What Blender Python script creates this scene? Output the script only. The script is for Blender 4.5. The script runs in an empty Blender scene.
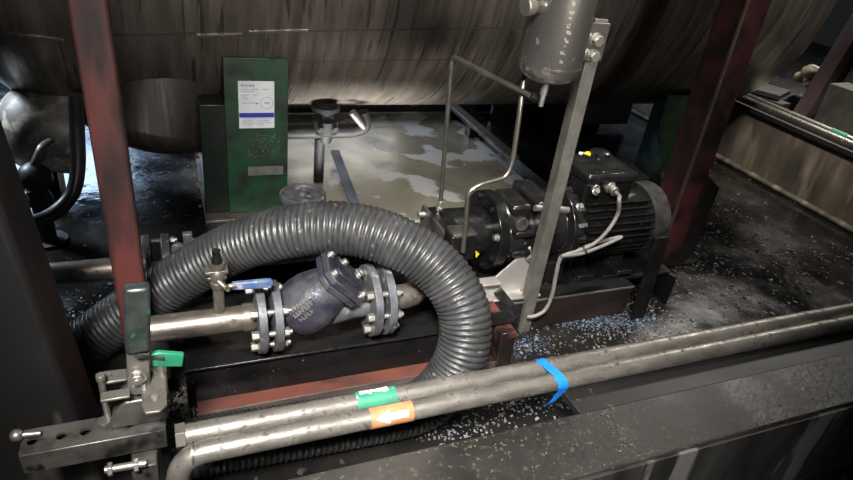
import bpy, bmesh, math, random
from mathutils import Vector, Matrix, Quaternion
random.seed(7)
S = bpy.context.scene
COL = S.collection
PI = math.pi
# ------------------------------------------------------------------ camera
H = 1.2
F = 615.0
RX = Vector((0.9260193, -0.08433905, 0.36793366))
RY = Vector((-0.35793566, -0.50573389, 0.78493012))
RZ = Vector((0.11987626, -0.85855702, -0.4985073))
def ray(u, v):
    d = Vector((u - 426.5, v - 240.0, F))
    return Vector((RX.dot(d), RY.dot(d), RZ.dot(d)))
CAM = Vector((0, 0, H))
def Pz(u, v, z):
    d = ray(u, v); return CAM + d * ((z - H) / d.z)
def Py(u, v, y):
    d = ray(u, v); return CAM + d * (y / d.y)
def Px(u, v, x):
    d = ray(u, v); return CAM + d * (x / d.x)
def Pd(u, v, D):
    return CAM + ray(u, v) * (D / F)
cam = bpy.data.cameras.new('camera'); camo = bpy.data.objects.new('camera', cam); COL.objects.link(camo)
cam.sensor_width = 36; cam.lens = F / 853 * 36; cam.clip_start = 0.02; cam.clip_end = 100
right = Vector((RX[0], RY[0], RZ[0])); down = Vector((RX[1], RY[1], RZ[1])); fwd = Vector((RX[2], RY[2], RZ[2]))
M = Matrix.Identity(4)
for i in range(3):
    M[i][0] = right[i]; M[i][1] = -down[i]; M[i][2] = -fwd[i]
M.translation = CAM
camo.matrix_world = M
S.camera = camo
S.view_settings.view_transform = 'Standard'; S.view_settings.look = 'None'
S.view_settings.exposure = 0.0; S.view_settings.gamma = 1.0

# ------------------------------------------------------------------ materials
def mat(name, a, b=None, rough=.5, rough2=None, metal=0.0, scale=8, stretch=(1, 1, 1), bump=0.0, lo=.35, hi=.65,
        coat=0.0, detail=6, c=None, cscale=30, clo=.6, chi=.68, cstretch=(1, 1, 1), crough=None, spec=.5, bscale=None, emit=0):
    m = bpy.data.materials.new(name); m.use_nodes = True
    nt = m.node_tree; N = nt.nodes; L = nt.links
    p = N['Principled BSDF']
    tc = N.new('ShaderNodeTexCoord')
    def noise(sc, st, det=detail):
        mp = N.new('ShaderNodeMapping'); mp.inputs['Scale'].default_value = st
        L.new(tc.outputs['Object'], mp.inputs['Vector'])
        n = N.new('ShaderNodeTexNoise'); n.inputs['Scale'].default_value = sc; n.inputs['Detail'].default_value = det
        L.new(mp.outputs['Vector'], n.inputs['Vector']); return n
    def rng(out, lo, hi, t0, t1):
        r = N.new('ShaderNodeMapRange'); r.clamp = True
        for k, v in zip(('From Min', 'From Max', 'To Min', 'To Max'), (lo, hi, t0, t1)): r.inputs[k].default_value = v
        L.new(out, r.inputs['Value']); return r.outputs['Result']
    b = b or a
    n = noise(scale, stretch)
    f = rng(n.outputs['Fac'], lo, hi, 0, 1)
    mx = N.new('ShaderNodeMix'); mx.data_type = 'RGBA'
    mx.inputs['A'].default_value = (*a, 1); mx.inputs['B'].default_value = (*b, 1)
    L.new(f, mx.inputs['Factor']); col = mx.outputs['Result']
    rf = rng(n.outputs['Fac'], lo, hi, rough, rough2 if rough2 is not None else rough)
    if c:
        n2 = noise(cscale, cstretch)
        f2 = rng(n2.outputs['Fac'], clo, chi, 0, 1)
        m2 = N.new('ShaderNodeMix'); m2.data_type = 'RGBA'
        L.new(col, m2.inputs['A']); m2.inputs['B'].default_value = (*c, 1); L.new(f2, m2.inputs['Factor'])
        col = m2.outputs['Result']
        if crough is not None:
            m3 = N.new('ShaderNodeMix'); m3.data_type = 'FLOAT'
            L.new(f2, m3.inputs['Factor']); L.new(rf, m3.inputs['A']); m3.inputs['B'].default_value = crough
            rf = m3.outputs['Result']
            if metal > 0:
                L.new(rng(f2, 0, 1, metal, 0.0), p.inputs['Metallic'])
    L.new(col, p.inputs['Base Color']); L.new(rf, p.inputs['Roughness'])
    p.inputs['Metallic'].default_value = metal
    p.inputs['Specular IOR Level'].default_value = spec
    p.inputs['Coat Weight'].default_value = coat; p.inputs['Coat Roughness'].default_value = .08
    if bump:
        bp = N.new('ShaderNodeBump'); bp.inputs['Strength'].default_value = bump; bp.inputs['Distance'].default_value = .004
        nb = noise(bscale or scale * 2.5, stretch) ; L.new(nb.outputs['Fac'], bp.inputs['Height']); L.new(bp.outputs['Normal'], p.inputs['Normal'])
    if emit:
        p.inputs['Emission Color'].default_value = (*a, 1); p.inputs['Emission Strength'].default_value = emit
    return m
MT = {}
MT['tank'] = mat('brushed_dirty_steel', (.21, .182, .155), (.10, .083, .068), .27, .40, .62, 5, (6, .6, .6), .10, .36, .66,
                 c=(.022, .019, .017), cscale=7, cstretch=(7, .45, .45), clo=.56, chi=.63, crough=.45, bscale=30)
MT['darksteel'] = mat('dark_stained_steel', (.022, .019, .016), (.009, .008, .007), .45, .6, .3, 7, (2, 2, .4), .2)
MT['bracket'] = mat('pale_stainless_sheet', (.46, .43, .40), (.30, .275, .25), .3, .42, .45, 9, (1, 1, 1), .06, c=(.08, .07, .06), cscale=14, clo=.62, chi=.72)
MT['blackwet'] = mat('black_steel_with_droplet_glints', (.004, .004, .004), (.008, .007, .007), .14, .3, 0, 12, (1, 1, 1), .3, c=(.16, .15, .135), cscale=150, clo=.69, chi=.74, crough=.3, spec=.3)  # pale specks paint the sparkle of small wet droplets into the black
MT['liprust'] = mat('worn_brown_steel_edge', (.11, .085, .072), (.045, .034, .03), .4, .55, .2, 18, (.5, 1, 1), .2)
MT['sump'] = mat('shade_darkened_brushed_steel', (.085, .073, .062), (.042, .035, .029), .34, .5, .6, 5, (6, 6, .5), .10,  # tank steel with its shade under the tank put into a darker colour
                 c=(.016, .014, .012), cscale=7, cstretch=(7, 7, .4), clo=.52, chi=.60, crough=.5)
MT['seam'] = mat('weld_seam_steel', (.42, .40, .37), (.22, .2, .18), .3, .5, .9, 20)
MT['seamdark'] = mat('dark_seam', (.05, .045, .04), None, .6, None, .2)
MT['pipe'] = mat('stained_steel_pipe', (.40, .355, .30), (.17, .14, .115), .28, .46, .85, 14, (1, 2, 2), .15,
                 c=(.05, .04, .033), cscale=32, clo=.60, chi=.68, crough=.6)
MT['railpipe'] = mat('grimy_steel_tube', (.34, .312, .272), (.16, .145, .125), .34, .5, .7, 22, (.6, 2, 2), .2,
                     c=(.05, .042, .034), cscale=70, clo=.54, chi=.66, crough=.6)
MT['stainless'] = mat('stainless_steel', (.44, .41, .37), (.28, .26, .23), .22, .34, .90, 12, (1, 1, .4), .06,
                      c=(.12, .10, .08), cscale=45, clo=.66, chi=.72, crough=.6)
MT['tube'] = mat('thin_stainless_tube', (.36, .33, .28), (.2, .18, .15), .28, .4, .9, 25)
MT['galv'] = mat('dirty_galvanised_steel', (.22, .205, .175), (.12, .11, .09), .42, .6, .65, 18, (1, 1, .6), .15,
                 c=(.06, .05, .04), cscale=50, clo=.6, chi=.68, crough=.7)
MT['galvdark'] = mat('oily_galvanised_steel', (.13, .12, .105), (.05, .046, .04), .35, .5, .5, 14, (1, 1, 1), .25,
                 c=(.012, .011, .010), cscale=20, clo=.50, chi=.62, crough=.3)
MT['postgalv'] = mat('mottled_galvanised_angle', (.19, .18, .155), (.105, .097, .083), .45, .6, .45, 24, (1, 1, .6), .15,
                 c=(.08, .07, .06), cscale=60, clo=.60, chi=.68, crough=.7)
MT['flange'] = mat('grey_flange_steel', (.16, .16, .17), (.07, .07, .075), .36, .55, .55, 26, (1, 1, 1), .3,
                   c=(.36, .35, .33), cscale=34, clo=.60, chi=.68)
MT['bolt'] = mat('zinc_bolt', (.5, .48, .44), (.28, .26, .23), .3, .5, .85, 40)
MT['cast'] = mat('dark_blue_cast_iron', (.016, .016, .030), (.052, .050, .054), .28, .55, .25, 20, (1, 1, 1), .35,
                 c=(.20, .19, .18), cscale=42, clo=.65, chi=.74, bscale=90)
MT['hose'] = mat('grey_corrugated_plastic', (.043, .042, .042), (.018, .018, .018), .32, .5, 0, 16, (1, 1, 1), .12,
                 c=(.15, .145, .14), cscale=60, clo=.66, chi=.73, crough=.6)
MT['black'] = mat('oily_black_paint', (.005, .005, .005), (.009, .0085, .008), .16, .34, 0, 16, (1, 1, 1), .2,
                  c=(.08, .072, .065), cscale=55, clo=.72, chi=.80, crough=.6, spec=.25)
MT['motor'] = mat('black_motor_paint', (.007, .007, .007), (.012, .0115, .011), .16, .30, 0.1, 20, (1, 1, 1), .08,
                  c=(.13, .12, .11), cscale=60, clo=.70, chi=.78, crough=.6)
MT['cowl'] = mat('dusty_black_cowl', (.013, .012, .0115), (.030, .028, .026), .4, .6, 0.1, 25, (1, 1, 1), .2)
MT['redpost'] = mat('red_oxide_paint', (.11, .032, .027), (.042, .017, .016), .5, .65, 0, 9, (1, 1, .4), .25,
                    c=(.020, .013, .012), cscale=11, cstretch=(1.6, 1, .35), clo=.47, chi=.62, crough=.5, spec=.35)
MT['darkred'] = mat('oily_red_brown', (.026, .015, .012), (.012, .009, .008), .25, .4, 0, 12, (.5, 1, 1), .25)
MT['redsteel'] = mat('rust_red_primer', (.12, .040, .028), (.06, .024, .018), .3, .5, 0, 12, (.6, 1, 1), .25,
                     c=(.012, .009, .008), cscale=9, cstretch=(.5, 1, 1), clo=.48, chi=.58, crough=.2)
MT['reddark'] = mat('dark_red_oxide_paint', (.085, .022, .024), (.035, .014, .015), .5, .65, 0, 9, (1, 1, .5), .25,  # darker red than the slim post, with near-black blotches
                    c=(.014, .010, .010), cscale=9, clo=.46, chi=.60, crough=.5, spec=.3)
MT['purple'] = mat('faded_maroon_paint', (.20, .14, .145), (.13, .09, .095), .5, .6, 0, 10, (1, 1, .4), .1)
MT['green'] = mat('green_gloss_paint', (.018, .060, .027), (.012, .032, .016), .30, .5, 0, 12, (1, 1, 1), .2,
                  c=(.016, .020, .015), cscale=13, clo=.47, chi=.62)
MT['greendark'] = mat('blackish_green_paint', (.010, .016, .011), (.006, .008, .006), .3, .45, 0, 12)  # near-black green for the housing beside the front plate
MT['grip'] = mat('worn_dark_green_rubber', (.014, .020, .017), (.03, .034, .031), .3, .5, 0, 30, c=(.02, .25, .06), cscale=24, clo=.66, chi=.72)
MT['tag'] = mat('green_plastic', (.02, .20, .10), (.012, .13, .065), .4, .5, 0, 20)
MT['blue'] = mat('blue_plastic', (.030, .075, .20), (.10, .12, .17), .35, .5, 0, 40, c=(.3, .3, .3), cscale=50, clo=.58, chi=.66)
MT['bluetape'] = mat('bright_blue_tape', (.01, .21, .72), (.01, .16, .58), .4, .5, 0, 12)
MT['stickgreen'] = mat('green_sticker', (.04, .22, .13), (.03, .16, .10), .4, .5, 0, 30, c=(.55, .55, .5), cscale=45, clo=.6, chi=.66)
MT['stickorange'] = mat('orange_sticker', (.46, .21, .10), (.34, .15, .07), .45, .5, 0, 30, c=(.25, .18, .12), cscale=60, clo=.66, chi=.72)
MT['white'] = mat('white_print', (.75, .74, .72), (.62, .6, .58), .5, .5, 0, 30)
MT['paper'] = mat('white_label_paper', (.60, .62, .64), (.52, .54, .56), .45, .5, 0, 14)
MT['ink'] = mat('blue_ink', (.02, .025, .26), None, .5)
MT['greyink'] = mat('grey_ink', (.26, .26, .28), None, .5)
MT['yellow'] = mat('yellow_warning', (.75, .62, .02), (.6, .5, .02), .4, .4, 0, 30)
MT['tape'] = mat('grey_tape', (.16, .16, .14), (.09, .09, .08), .5, .6, 0, 20)
MT['cable'] = mat('grey_cable', (.17, .16, .14), (.10, .092, .08), .45, .5, 0, 20)
MT['rubstrip'] = mat('worn_corner', (.11, .075, .055), (.07, .035, .03), .45, .55, 0, 12)
MT['matteblack'] = mat('matte_black_iron', (.005, .005, .005), (.010, .010, .010), .55, .7, 0, 20, (1, 1, 1), .2, spec=.15)  # flat black with little gloss for the drain valve
MT['rubber'] = mat('black_rubber', (.018, .017, .018), (.03, .028, .028), .35, .5, 0, 14)
MT['brass'] = mat('dull_brass', (.30, .275, .22), (.15, .135, .11), .35, .5, .8, 30)
MT['floor'] = mat('wet_black_floor', (.006, .0056, .0053), (.016, .0145, .0125), .07, .34, 0, 5, (1, 1, 1), .35,
                  c=(.05, .044, .037), cscale=30, clo=.62, chi=.72, crough=.6, detail=8, bscale=24)
MT['pale'] = mat('wet_beige_floor', (.24, .22, .17), (.15, .137, .105), .16, .34, 0, 5, (1, 1, 1), .06,
                 c=(.40, .40, .39), cscale=4.2, clo=.55, chi=.58, crough=.5, detail=9, bscale=10)
MT['ledge'] = mat('grimy_wall_cap', (.014, .0128, .0115), (.038, .033, .028), .42, .62, .0, 6, (1, 1, 1), .35,
                  c=(.085, .068, .05), cscale=95, clo=.60, chi=.70, crough=.7, detail=9, bscale=50)
MT['plate'] = mat('dark_steel_sheet', (.010, .009, .0085), (.016, .0148, .0138), .48, .62, .0, 4, (.4, 1, 1), .1,
                  c=(.10, .085, .06), cscale=36, clo=.66, chi=.75, crough=.7)
MT['ledgeface'] = mat('streaked_wall_face', (.020, .019, .018), (.05, .047, .043), .4, .5, 0, 5, (3, 1, .6), .2,
                      c=(.17, .163, .15), cscale=3.2, cstretch=(3.2, 1, .45), clo=.56, chi=.60)
MT['rwall'] = mat('dirty_rendered_wall', (.13, .105, .08), (.045, .038, .031), .5, .65, 0, 5, (1, 1.6, .5), .25,
                  c=(.26, .21, .15), cscale=5, cstretch=(1, 2.2, .4), clo=.54, chi=.68, detail=8)
MT['column'] = mat('oily_grey_column', (.016, .015, .014), (.008, .0075, .007), .4, .6, 0, 7, (1, 1, .5), .25,
                   c=(.10, .092, .075), cscale=9, cstretch=(1.2, 1, .35), clo=.58, chi=.72)
MT['vessel'] = mat('mottled_steel_vessel', (.32, .31, .285), (.18, .165, .15), .4, .55, .2, 8, (1, 1, 1), .2,
                   c=(.50, .45, .34), cscale=26, clo=.52, chi=.62, crough=.6)
MT['flake'] = mat('plastic_flake_pale', (.20, .20, .21), (.10, .10, .11), .4, .5, 0, 40)
MT['flakeblue'] = mat('plastic_flake_blue', (.022, .045, .09), (.10, .12, .15), .35, .5, 0, 60)
MT['crumb'] = mat('dirt_crumb', (.12, .105, .09), (.04, .036, .032), .55, .6, 0, 40)
MT['roomwall'] = mat('room_wall_paint', (.06, .06, .065), (.045, .045, .05), .7, .8, 0, 2)
MT['panel'] = mat('blue_grey_sheet', (.16, .19, .25), (.05, .06, .09), .3, .5, .3, 5, (1, 1, 1), .05)
MT['cardboard'] = mat('weathered_board', (.12, .11, .095), (.07, .062, .055), .6, .7, 0, 8, (.4, 2, 1), .2)
MT['ledgegrit'] = mat('sandy_grit', (.16, .12, .075), (.08, .065, .05), .6, .7, 0, 50)
MT['stone'] = mat('tan_lump', (.34, .26, .15), (.2, .15, .09), .6, .7, 0, 20)
def glow(name, colr, s):
    m = bpy.data.materials.new(name); m.use_nodes = True
    p = m.node_tree.nodes['Principled BSDF']; p.inputs['Base Color'].default_value = (*colr, 1)
    p.inputs['Emission Color'].default_value = (*colr, 1); p.inputs['Emission Strength'].default_value = s
    return m
MT['window'] = glow('daylit_pane', (.50, .70, 1.0), 13.0)

# ------------------------------------------------------------------ mesh helpers
def basis(d):
    d = Vector(d).normalized()
    u = Vector((0, 0, 1)) if abs(d.z) < .9 else Vector((1, 0, 0))
    a = d.cross(u).normalized(); b = d.cross(a).normalized()
    return a, b, d
class MB:
    def __init__(s): s.v = []; s.f = []
    def add(s, vs, fs):
        o = len(s.v); s.v += [Vector(v) for v in vs]; s.f += [tuple(i + o for i in f) for f in fs]; return s
    def box(s, c, d, rot=None):
        c = Vector(c); hx, hy, hz = d[0] / 2, d[1] / 2, d[2] / 2
        vs = [Vector((x, y, z)) for x in (-hx, hx) for y in (-hy, hy) for z in (-hz, hz)]
        if rot is not None: vs = [rot @ v for v in vs]
        return s.add([v + c for v in vs], [(0, 1, 3, 2), (4, 6, 7, 5), (0, 4, 5, 1), (2, 3, 7, 6), (0, 2, 6, 4), (1, 5, 7, 3)])
    def bb(s, x0, x1, y0, y1, z0, z1):
        return s.box(((x0 + x1) / 2, (y0 + y1) / 2, (z0 + z1) / 2), (abs(x1 - x0), abs(y1 - y0), abs(z1 - z0)))
    def rings(s, rr, closed_ends=True):
        n = len(rr[0]); o = len(s.v)
        for r in rr: s.v += [Vector(p) for p in r]
        for i in range(len(rr) - 1):
            for j in range(n):
                k = (j + 1) % n
                s.f.append((o + i * n + j, o + i * n + k, o + (i + 1) * n + k, o + (i + 1) * n + j))
        if closed_ends:
            s.f.append(tuple(o + j for j in reversed(range(n))))
            s.f.append(tuple(o + (len(rr) - 1) * n + j for j in range(n)))
        return s
    def cyl(s, p0, p1, r, seg=24, r2=None, ph=0.0):
        p0 = Vector(p0); p1 = Vector(p1); a, b, d = basis(p1 - p0); r2 = r if r2 is None else r2
        return s.rings([[p + (a * math.cos(ph + 2 * PI * j / seg) + b * math.sin(ph + 2 * PI * j / seg)) * q for j in range(seg)] for p, q in ((p0, r), (p1, r2))])
    def lathe(s, p0, axis, prof, seg=32):      # prof: (distance along axis, radius)
        p0 = Vector(p0); a, b, d = basis(axis)
        return s.rings([[p0 + d * t + (a * math.cos(2 * PI * j / seg) + b * math.sin(2 * PI * j / seg)) * max(r, .0004) for j in range(seg)] for t, r in prof])
    def washer(s, p0, axis, t, ro, ri, seg=40):
        p0 = Vector(p0); a, b, d = basis(axis); rr = []
        for tt, r in ((0, ri), (0, ro), (t, ro), (t, ri), (0, ri)):
            rr.append([p0 + d * tt + (a * math.cos(2 * PI * j / seg) + b * math.sin(2 * PI * j / seg)) * r for j in range(seg)])
        return s.rings(rr, False)
    def tube(s, path, r, seg=14, smooth=True, n=10, radf=None):
        path = [Vector(p) for p in path]
        if smooth: path = catmull(path, n)
        rr = []; up = None
        for i, p in enumerate(path):
            t = (path[min(i + 1, len(path) - 1)] - path[max(i - 1, 0)]).normalized()
            if up is None: up = basis(t)[0]
            up = (up - t * up.dot(t)).normalized(); bi = t.cross(up)
            q = r if radf is None else radf(i / (len(path) - 1))
            rr.append([p + (up * math.cos(2 * PI * j / seg) + bi * math.sin(2 * PI * j / seg)) * q for j in range(seg)])
        return s.rings(rr)
    def sphere(s, c, r, seg=24, rg=14, sc=(1, 1, 1), rot=None):
        c = Vector(c); rr = []
        for i in range(rg + 1):
            a = PI * i / rg; q = max(math.sin(a), .003)
            ring = [Vector((math.cos(2 * PI * j / seg) * q * sc[0], math.sin(2 * PI * j / seg) * q * sc[1], -math.cos(a) * sc[2])) * r for j in range(seg)]
            rr.append([(rot @ v if rot else v) + c for v in ring])
        return s.rings(rr)
    def prism(s, poly, off):
        n = len(poly); off = Vector(off); poly = [Vector(p) for p in poly]
        return s.add(poly + [p + off for p in poly], [tuple(reversed(range(n))), tuple(range(n, 2 * n))] + [(i, (i + 1) % n, n + (i + 1) % n, n + i) for i in range(n)])
    def hexbolt(s, p, d, r=.010, h=.008, shank=0.0):
        p = Vector(p); d = Vector(d).normalized()
        s.cyl(p, p + d * .002, r * 1.25, 16); s.cyl(p + d * .002, p + d * (h + .002), r, 6)
        if shank: s.cyl(p + d * h, p + d * (h + shank), r * .55, 10)
        return s
def catmull(P, n):
    out = []
    for i in range(len(P) - 1):
        p0 = P[i - 1] if i else P[0] * 2 - P[1]; p1 = P[i]; p2 = P[i + 1]
        p3 = P[i + 2] if i + 2 < len(P) else P[-1] * 2 - P[-2]
        for k in range(n):
            t = k / n
            out.append(.5 * ((2 * p1) + (p2 - p0) * t + (2 * p0 - 5 * p1 + 4 * p2 - p3) * t * t + (3 * p1 - p0 - 3 * p2 + p3) * t ** 3))
    out.append(P[-1]); return out
def fillet(P, r, n=6):
    P = [Vector(p) for p in P]; out = [P[0]]
    for i in range(1, len(P) - 1):
        a = (P[i - 1] - P[i]); b = (P[i + 1] - P[i]); q = min(r, a.length * .48, b.length * .48)
        a = P[i] + a.normalized() * q; b = P[i] + b.normalized() * q
        for k in range(n + 1):
            t = k / n; out.append(a * (1 - t) ** 2 + P[i] * 2 * t * (1 - t) + b * t * t)
    out.append(P[-1]); return out
def resample(P, step):
    L = [0]
    for i in range(1, len(P)): L.append(L[-1] + (P[i] - P[i - 1]).length)
    n = int(L[-1] / step); out = []; k = 0
    for i in range(n + 1):
        d = i * step
        while k < len(L) - 2 and L[k + 1] < d: k += 1
        t = (d - L[k]) / max(L[k + 1] - L[k], 1e-9); out.append(P[k].lerp(P[k + 1], t))
    return out
def world_loc(o):
    v = Vector((0, 0, 0))
    while o is not None: v += o.location; o = o.parent
    return v
def obj(name, mb, m, parent=None, bevel=0.0, label=None, sharp=40, origin=None):
    vs = mb.v
    if parent is None:
        if origin is None:
            lo = Vector([min(v[i] for v in vs) for i in range(3)]); hi = Vector([max(v[i] for v in vs) for i in range(3)])
            origin = Vector(((lo.x + hi.x) / 2, (lo.y + hi.y) / 2, lo.z))
        base = Vector(origin)
    else: base = world_loc(parent)
    me = bpy.data.meshes.new(name); me.from_pydata([tuple(v - base) for v in vs], [], mb.f)
    bm = bmesh.new(); bm.from_mesh(me); bmesh.ops.recalc_face_normals(bm, faces=bm.faces); bm.to_mesh(me); bm.free()
    me.polygons.foreach_set('use_smooth', [True] * len(me.polygons)); me.set_sharp_from_angle(angle=math.radians(sharp))
    me.materials.append(MT[m]); o = bpy.data.objects.new(name, me); COL.objects.link(o)
    if parent is None: o.location = base
    else: o.parent = parent
    if bevel:
        b = o.modifiers.new('bevel', 'BEVEL'); b.width = bevel; b.segments = 2; b.limit_method = 'ANGLE'; b.angle_limit = math.radians(50)
    if label: o['label'] = label
    return o
def tag(o, label, cat, group=None, kind=None):
    o['label'] = label; o['category'] = cat
    if group: o['group'] = group
    if kind: o['kind'] = kind
    return o
def thing(name, label, cat, loc, group=None):
    o = bpy.data.objects.new(name, None); COL.objects.link(o); o.location = loc; o.empty_display_size = .05
    return tag(o, label, cat, group)
def struct(name, mb, m, bevel=0, parent=None):
    o = obj(name, mb, m, parent, bevel)
    if parent is None: o['kind'] = 'structure'
    return o
def text_mesh(body, p, ux, uy, height, width=None, th=.0006):
    """raised lettering: lower left corner p, reading direction ux, up direction uy"""
    cu = bpy.data.curves.new('t', 'FONT'); cu.body = body; cu.resolution_u = 3
    to = bpy.data.objects.new('t', cu); COL.objects.link(to)
    bpy.context.view_layer.update()
    me = to.to_mesh(); vs = [v.co.copy() for v in me.vertices]; fs = [tuple(q.vertices) for q in me.polygons]
    to.to_mesh_clear(); bpy.data.objects.remove(to); bpy.data.curves.remove(cu)
    x0 = min(v.x for v in vs); x1 = max(v.x for v in vs); y0 = min(v.y for v in vs); y1 = max(v.y for v in vs)
    sy = height / (y1 - y0); sx = sy if width is None else width / (x1 - x0)
    ux = Vector(ux).normalized(); uy = Vector(uy).normalized(); nz = ux.cross(uy)
    mb = MB(); mb.add([Vector(p) + ux * (v.x - x0) * sx + uy * (v.y - y0) * sy + nz * th for v in vs], fs)
    return mb

# ================================================================== SETTING
struct('floor', MB().bb(-5, 8, -1, 7.6, -.1, 0), 'floor')
struct('floor', MB().bb(.30, 1.60, 1.95, 4.6, -.02, .004), 'pale')
# front bund wall: capped wall along X; a lower steel ledge plate inside it on the right
w = struct('wall_front', MB().bb(-.9, 3.3, .590, .733, 0, .26), 'ledge', .004)
struct('trim_1', MB().bb(-.9, 3.3, .583, .592, .0, .252), 'ledgeface', .001)
struct('trim_2', MB().bb(.775, 3.2, .733, .905, .225, .243), 'plate', .002)
struct('trim_3', MB().bb(-.9, .775, .735, .742, .10, .235), 'plate', .002)
# right bund wall along Y
struct('wall_right', MB().bb(3.0, 3.13, .733, 6.0, 0, .335), 'rwall', .01)
struct('trim_4', MB().bb(2.965, 3.0, .9, 6.0, 0, .03), 'rwall', .012)
struct('trim_5', MB().bb(2.985, 3.02, .75, 6.0, .318, .345), 'plate', .004)
struct('wall_back', MB().bb(-5, 8, 7.6, 7.8, 0, 4.6), 'roomwall')
struct('wall_left', MB().bb(-5.2, -5, -1, 7.6, 0, 3.6), 'roomwall')
wn = struct('window_1', MB().bb(-3.2, -.5, 7.54, 7.6, 1.6, 4.2), 'plate')
struct('pane', MB().bb(-3.12, -.58, 7.52, 7.545, 1.68, 4.12), 'window', parent=wn)

# ================================================================== TANK
TY, TZ, TR = 2.84, 1.013, .75
def on_tank(u, v):                       # where the sight line through a photo point meets the shell
    d = ray(u, v); o = CAM - Vector((0, TY, TZ))
    a = d.y ** 2 + d.z ** 2; b = 2 * (o.y * d.y + o.z * d.z); c = o.y ** 2 + o.z ** 2 - TR ** 2
    D = b * b - 4 * a * c
    return CAM + d * ((-b - math.sqrt(max(D, 0))) / (2 * a))
tank = thing('storage_tank', 'large dirty brushed steel tank lying across the top of the picture', 'tank', (1.3, TY, TZ - TR))
xl, xr = -.40, 2.86
prof = [(xl - .34 * math.cos(a), TR * math.sin(a)) for a in [PI / 2 * i / 10 for i in range(10)]]
prof += [(xl + (xr - xl) * i / 24, TR) for i in range(25)]
prof += [(xr + .20 * math.sin(a), TR * math.cos(a)) for a in [PI / 2 * i / 10 for i in range(1, 11)]]
obj('shell', MB().lathe((0, TY, TZ), (1, 0, 0), prof, 128), 'tank', tank)
def arcpt(x, ang, r): return Vector((x, TY - r * math.cos(ang), TZ + r * math.sin(ang)))
def seam_long(u0, v0, u1, v1, w, mname, nm, lift=.003):
    p0 = on_tank(u0, v0); p1 = on_tank(u1, v1); a = math.atan2(p0.z - TZ, TY - p0.y); a1 = math.atan2(p1.z - TZ, TY - p1.y)
    rr = []
    for i in range(13):
        t = i / 12; x = p0.x + (p1.x - p0.x) * t; aa = a + (a1 - a) * t; da = w / TR
        rr.append([arcpt(x, aa - da, TR - .002), arcpt(x, aa - da, TR + lift), arcpt(x, aa + da, TR + lift), arcpt(x, aa + da, TR - .002)])
    obj(nm, MB().rings(rr), mname, tank)
seam_long(196, 36, 242, 35, .006, 'seam', 'seam_strip', .006)
seam_long(248, 32, 308, 30.5, .004, 'seam', 'seam_strip', .004)
seam_long(0, 32, 64, 40, .003, 'seam', 'seam_strip', .004)
seam_long(110, 35, 196, 33, .004, 'seamdark', 'seam_strip', .004)
seam_long(308, 30.5, 560, 27, .003, 'seamdark', 'seam_strip', .003)
seam_long(262, 62, 560, 58, .001, 'seamdark', 'seam_strip', .001)
def ring_seam(u, v, w, mname, a0=-2.0, a1=1.6, lift=.003):
    x = on_tank(u, v).x; rr = []
    for i in range(49):
        a = a0 + (a1 - a0) * i / 48
        rr.append([arcpt(x - w, a, TR - .002), arcpt(x - w, a, TR + lift), arcpt(x + w, a, TR + lift), arcpt(x + w, a, TR - .002)])
    obj('ring_seam', MB().rings(rr), mname, tank)
ring_seam(200, 100, .002, 'seam', -1.6, -.30, .003)
ring_seam(252, 50, .0025, 'seam', -.52, -.30, .003)
ring_seam(468, 30, .003, 'seamdark')
ring_seam(700, 40, .004, 'seamdark')
# drum shaped sump with a dished bottom hanging under the left part
sx_, sy_, sr_ = -.055, 2.60, .315
ra_, rb_ = Py(80, 118, sy_ - sr_ * .9), Py(204, 141, sy_ - sr_ * .9)
sn_ = Vector((-(ra_.z - rb_.z), 0, -(rb_.x - ra_.x))).normalized()
zr_ = ra_.z + (rb_.z - ra_.z) * (sx_ - ra_.x) / (rb_.x - ra_.x)
sprof = [(-.46, sr_), (-.002, sr_), (0, sr_ + .001)] + [(.002 + .15 * math.sin(a), sr_ * math.cos(a)) for a in [PI / 2 * i / 9 for i in range(1, 10)]]
obj('sump', MB().lathe((sx_, sy_, zr_), sn_, sprof, 64), 'sump', tank)

# ================================================================== RED POSTS
def box_post(name, label, cat, p0, p1, wx, wy, m, foot=None, bev=.006):
    t = thing(name, label, cat, (p0[0], p0[1], p0[2]))
    p0 = Vector(p0); p1 = Vector(p1)
    def q(p): return [p + Vector((sx * wx / 2, sy * wy / 2, 0)) for sx, sy in ((-1, -1), (1, -1), (1, 1), (-1, 1))]
    obj('column', MB().rings([q(p0), q(p0.lerp(p1, .5)), q(p1)]), m, t, bev)
    if foot: obj('foot_plate', MB().bb(p0.x - foot, p0.x + foot, p0.y - foot, p0.y + foot, 0, .012), 'black', t, .002)
    return t
a0 = Pz(147, 392, 0); a1 = Py(84, -30, a0.y)
box_post('steel_post', 'slim red painted steel post standing left of the green tank support', 'post', (a0.x, a0.y, 0), a1, .062, .055, 'redpost', .07)
yq = 1.55
f0 = Py(655, 270, yq); f1 = Py(676, 266, yq); f2 = Py(748, 0, yq); wpx = f1.x - f0.x
t = thing('steel_post', 'thick red painted steel post rising behind the right end of the electric motor', 'post', (f0.x + wpx / 2, yq + .055, 0))
def sec_(z):
    k = z / f2.z; x = f0.x + (f2.x - f0.x) * k
    return [Vector((x, yq, z)), Vector((x + wpx, yq, z)), Vector((x + wpx, yq + .115, z)), Vector((x, yq + .115, z))]
obj('column', MB().rings([sec_(0), sec_(.6), sec_(1.3)]), 'reddark', t, .006)
obj('corner_strip', MB().rings([[v_ + Vector((-.003, -.003, 0)) for v_ in (c[0], c[0] + Vector((.010, 0, 0)), c[0] + Vector((.010, .008, 0)), c[0] + Vector((0, .008, 0)))] for c in (sec_(.05), sec_(1.3))]), 'rubstrip', t)
q1 = Py(691, 262, yq); q2 = Py(714, 190, yq)
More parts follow.
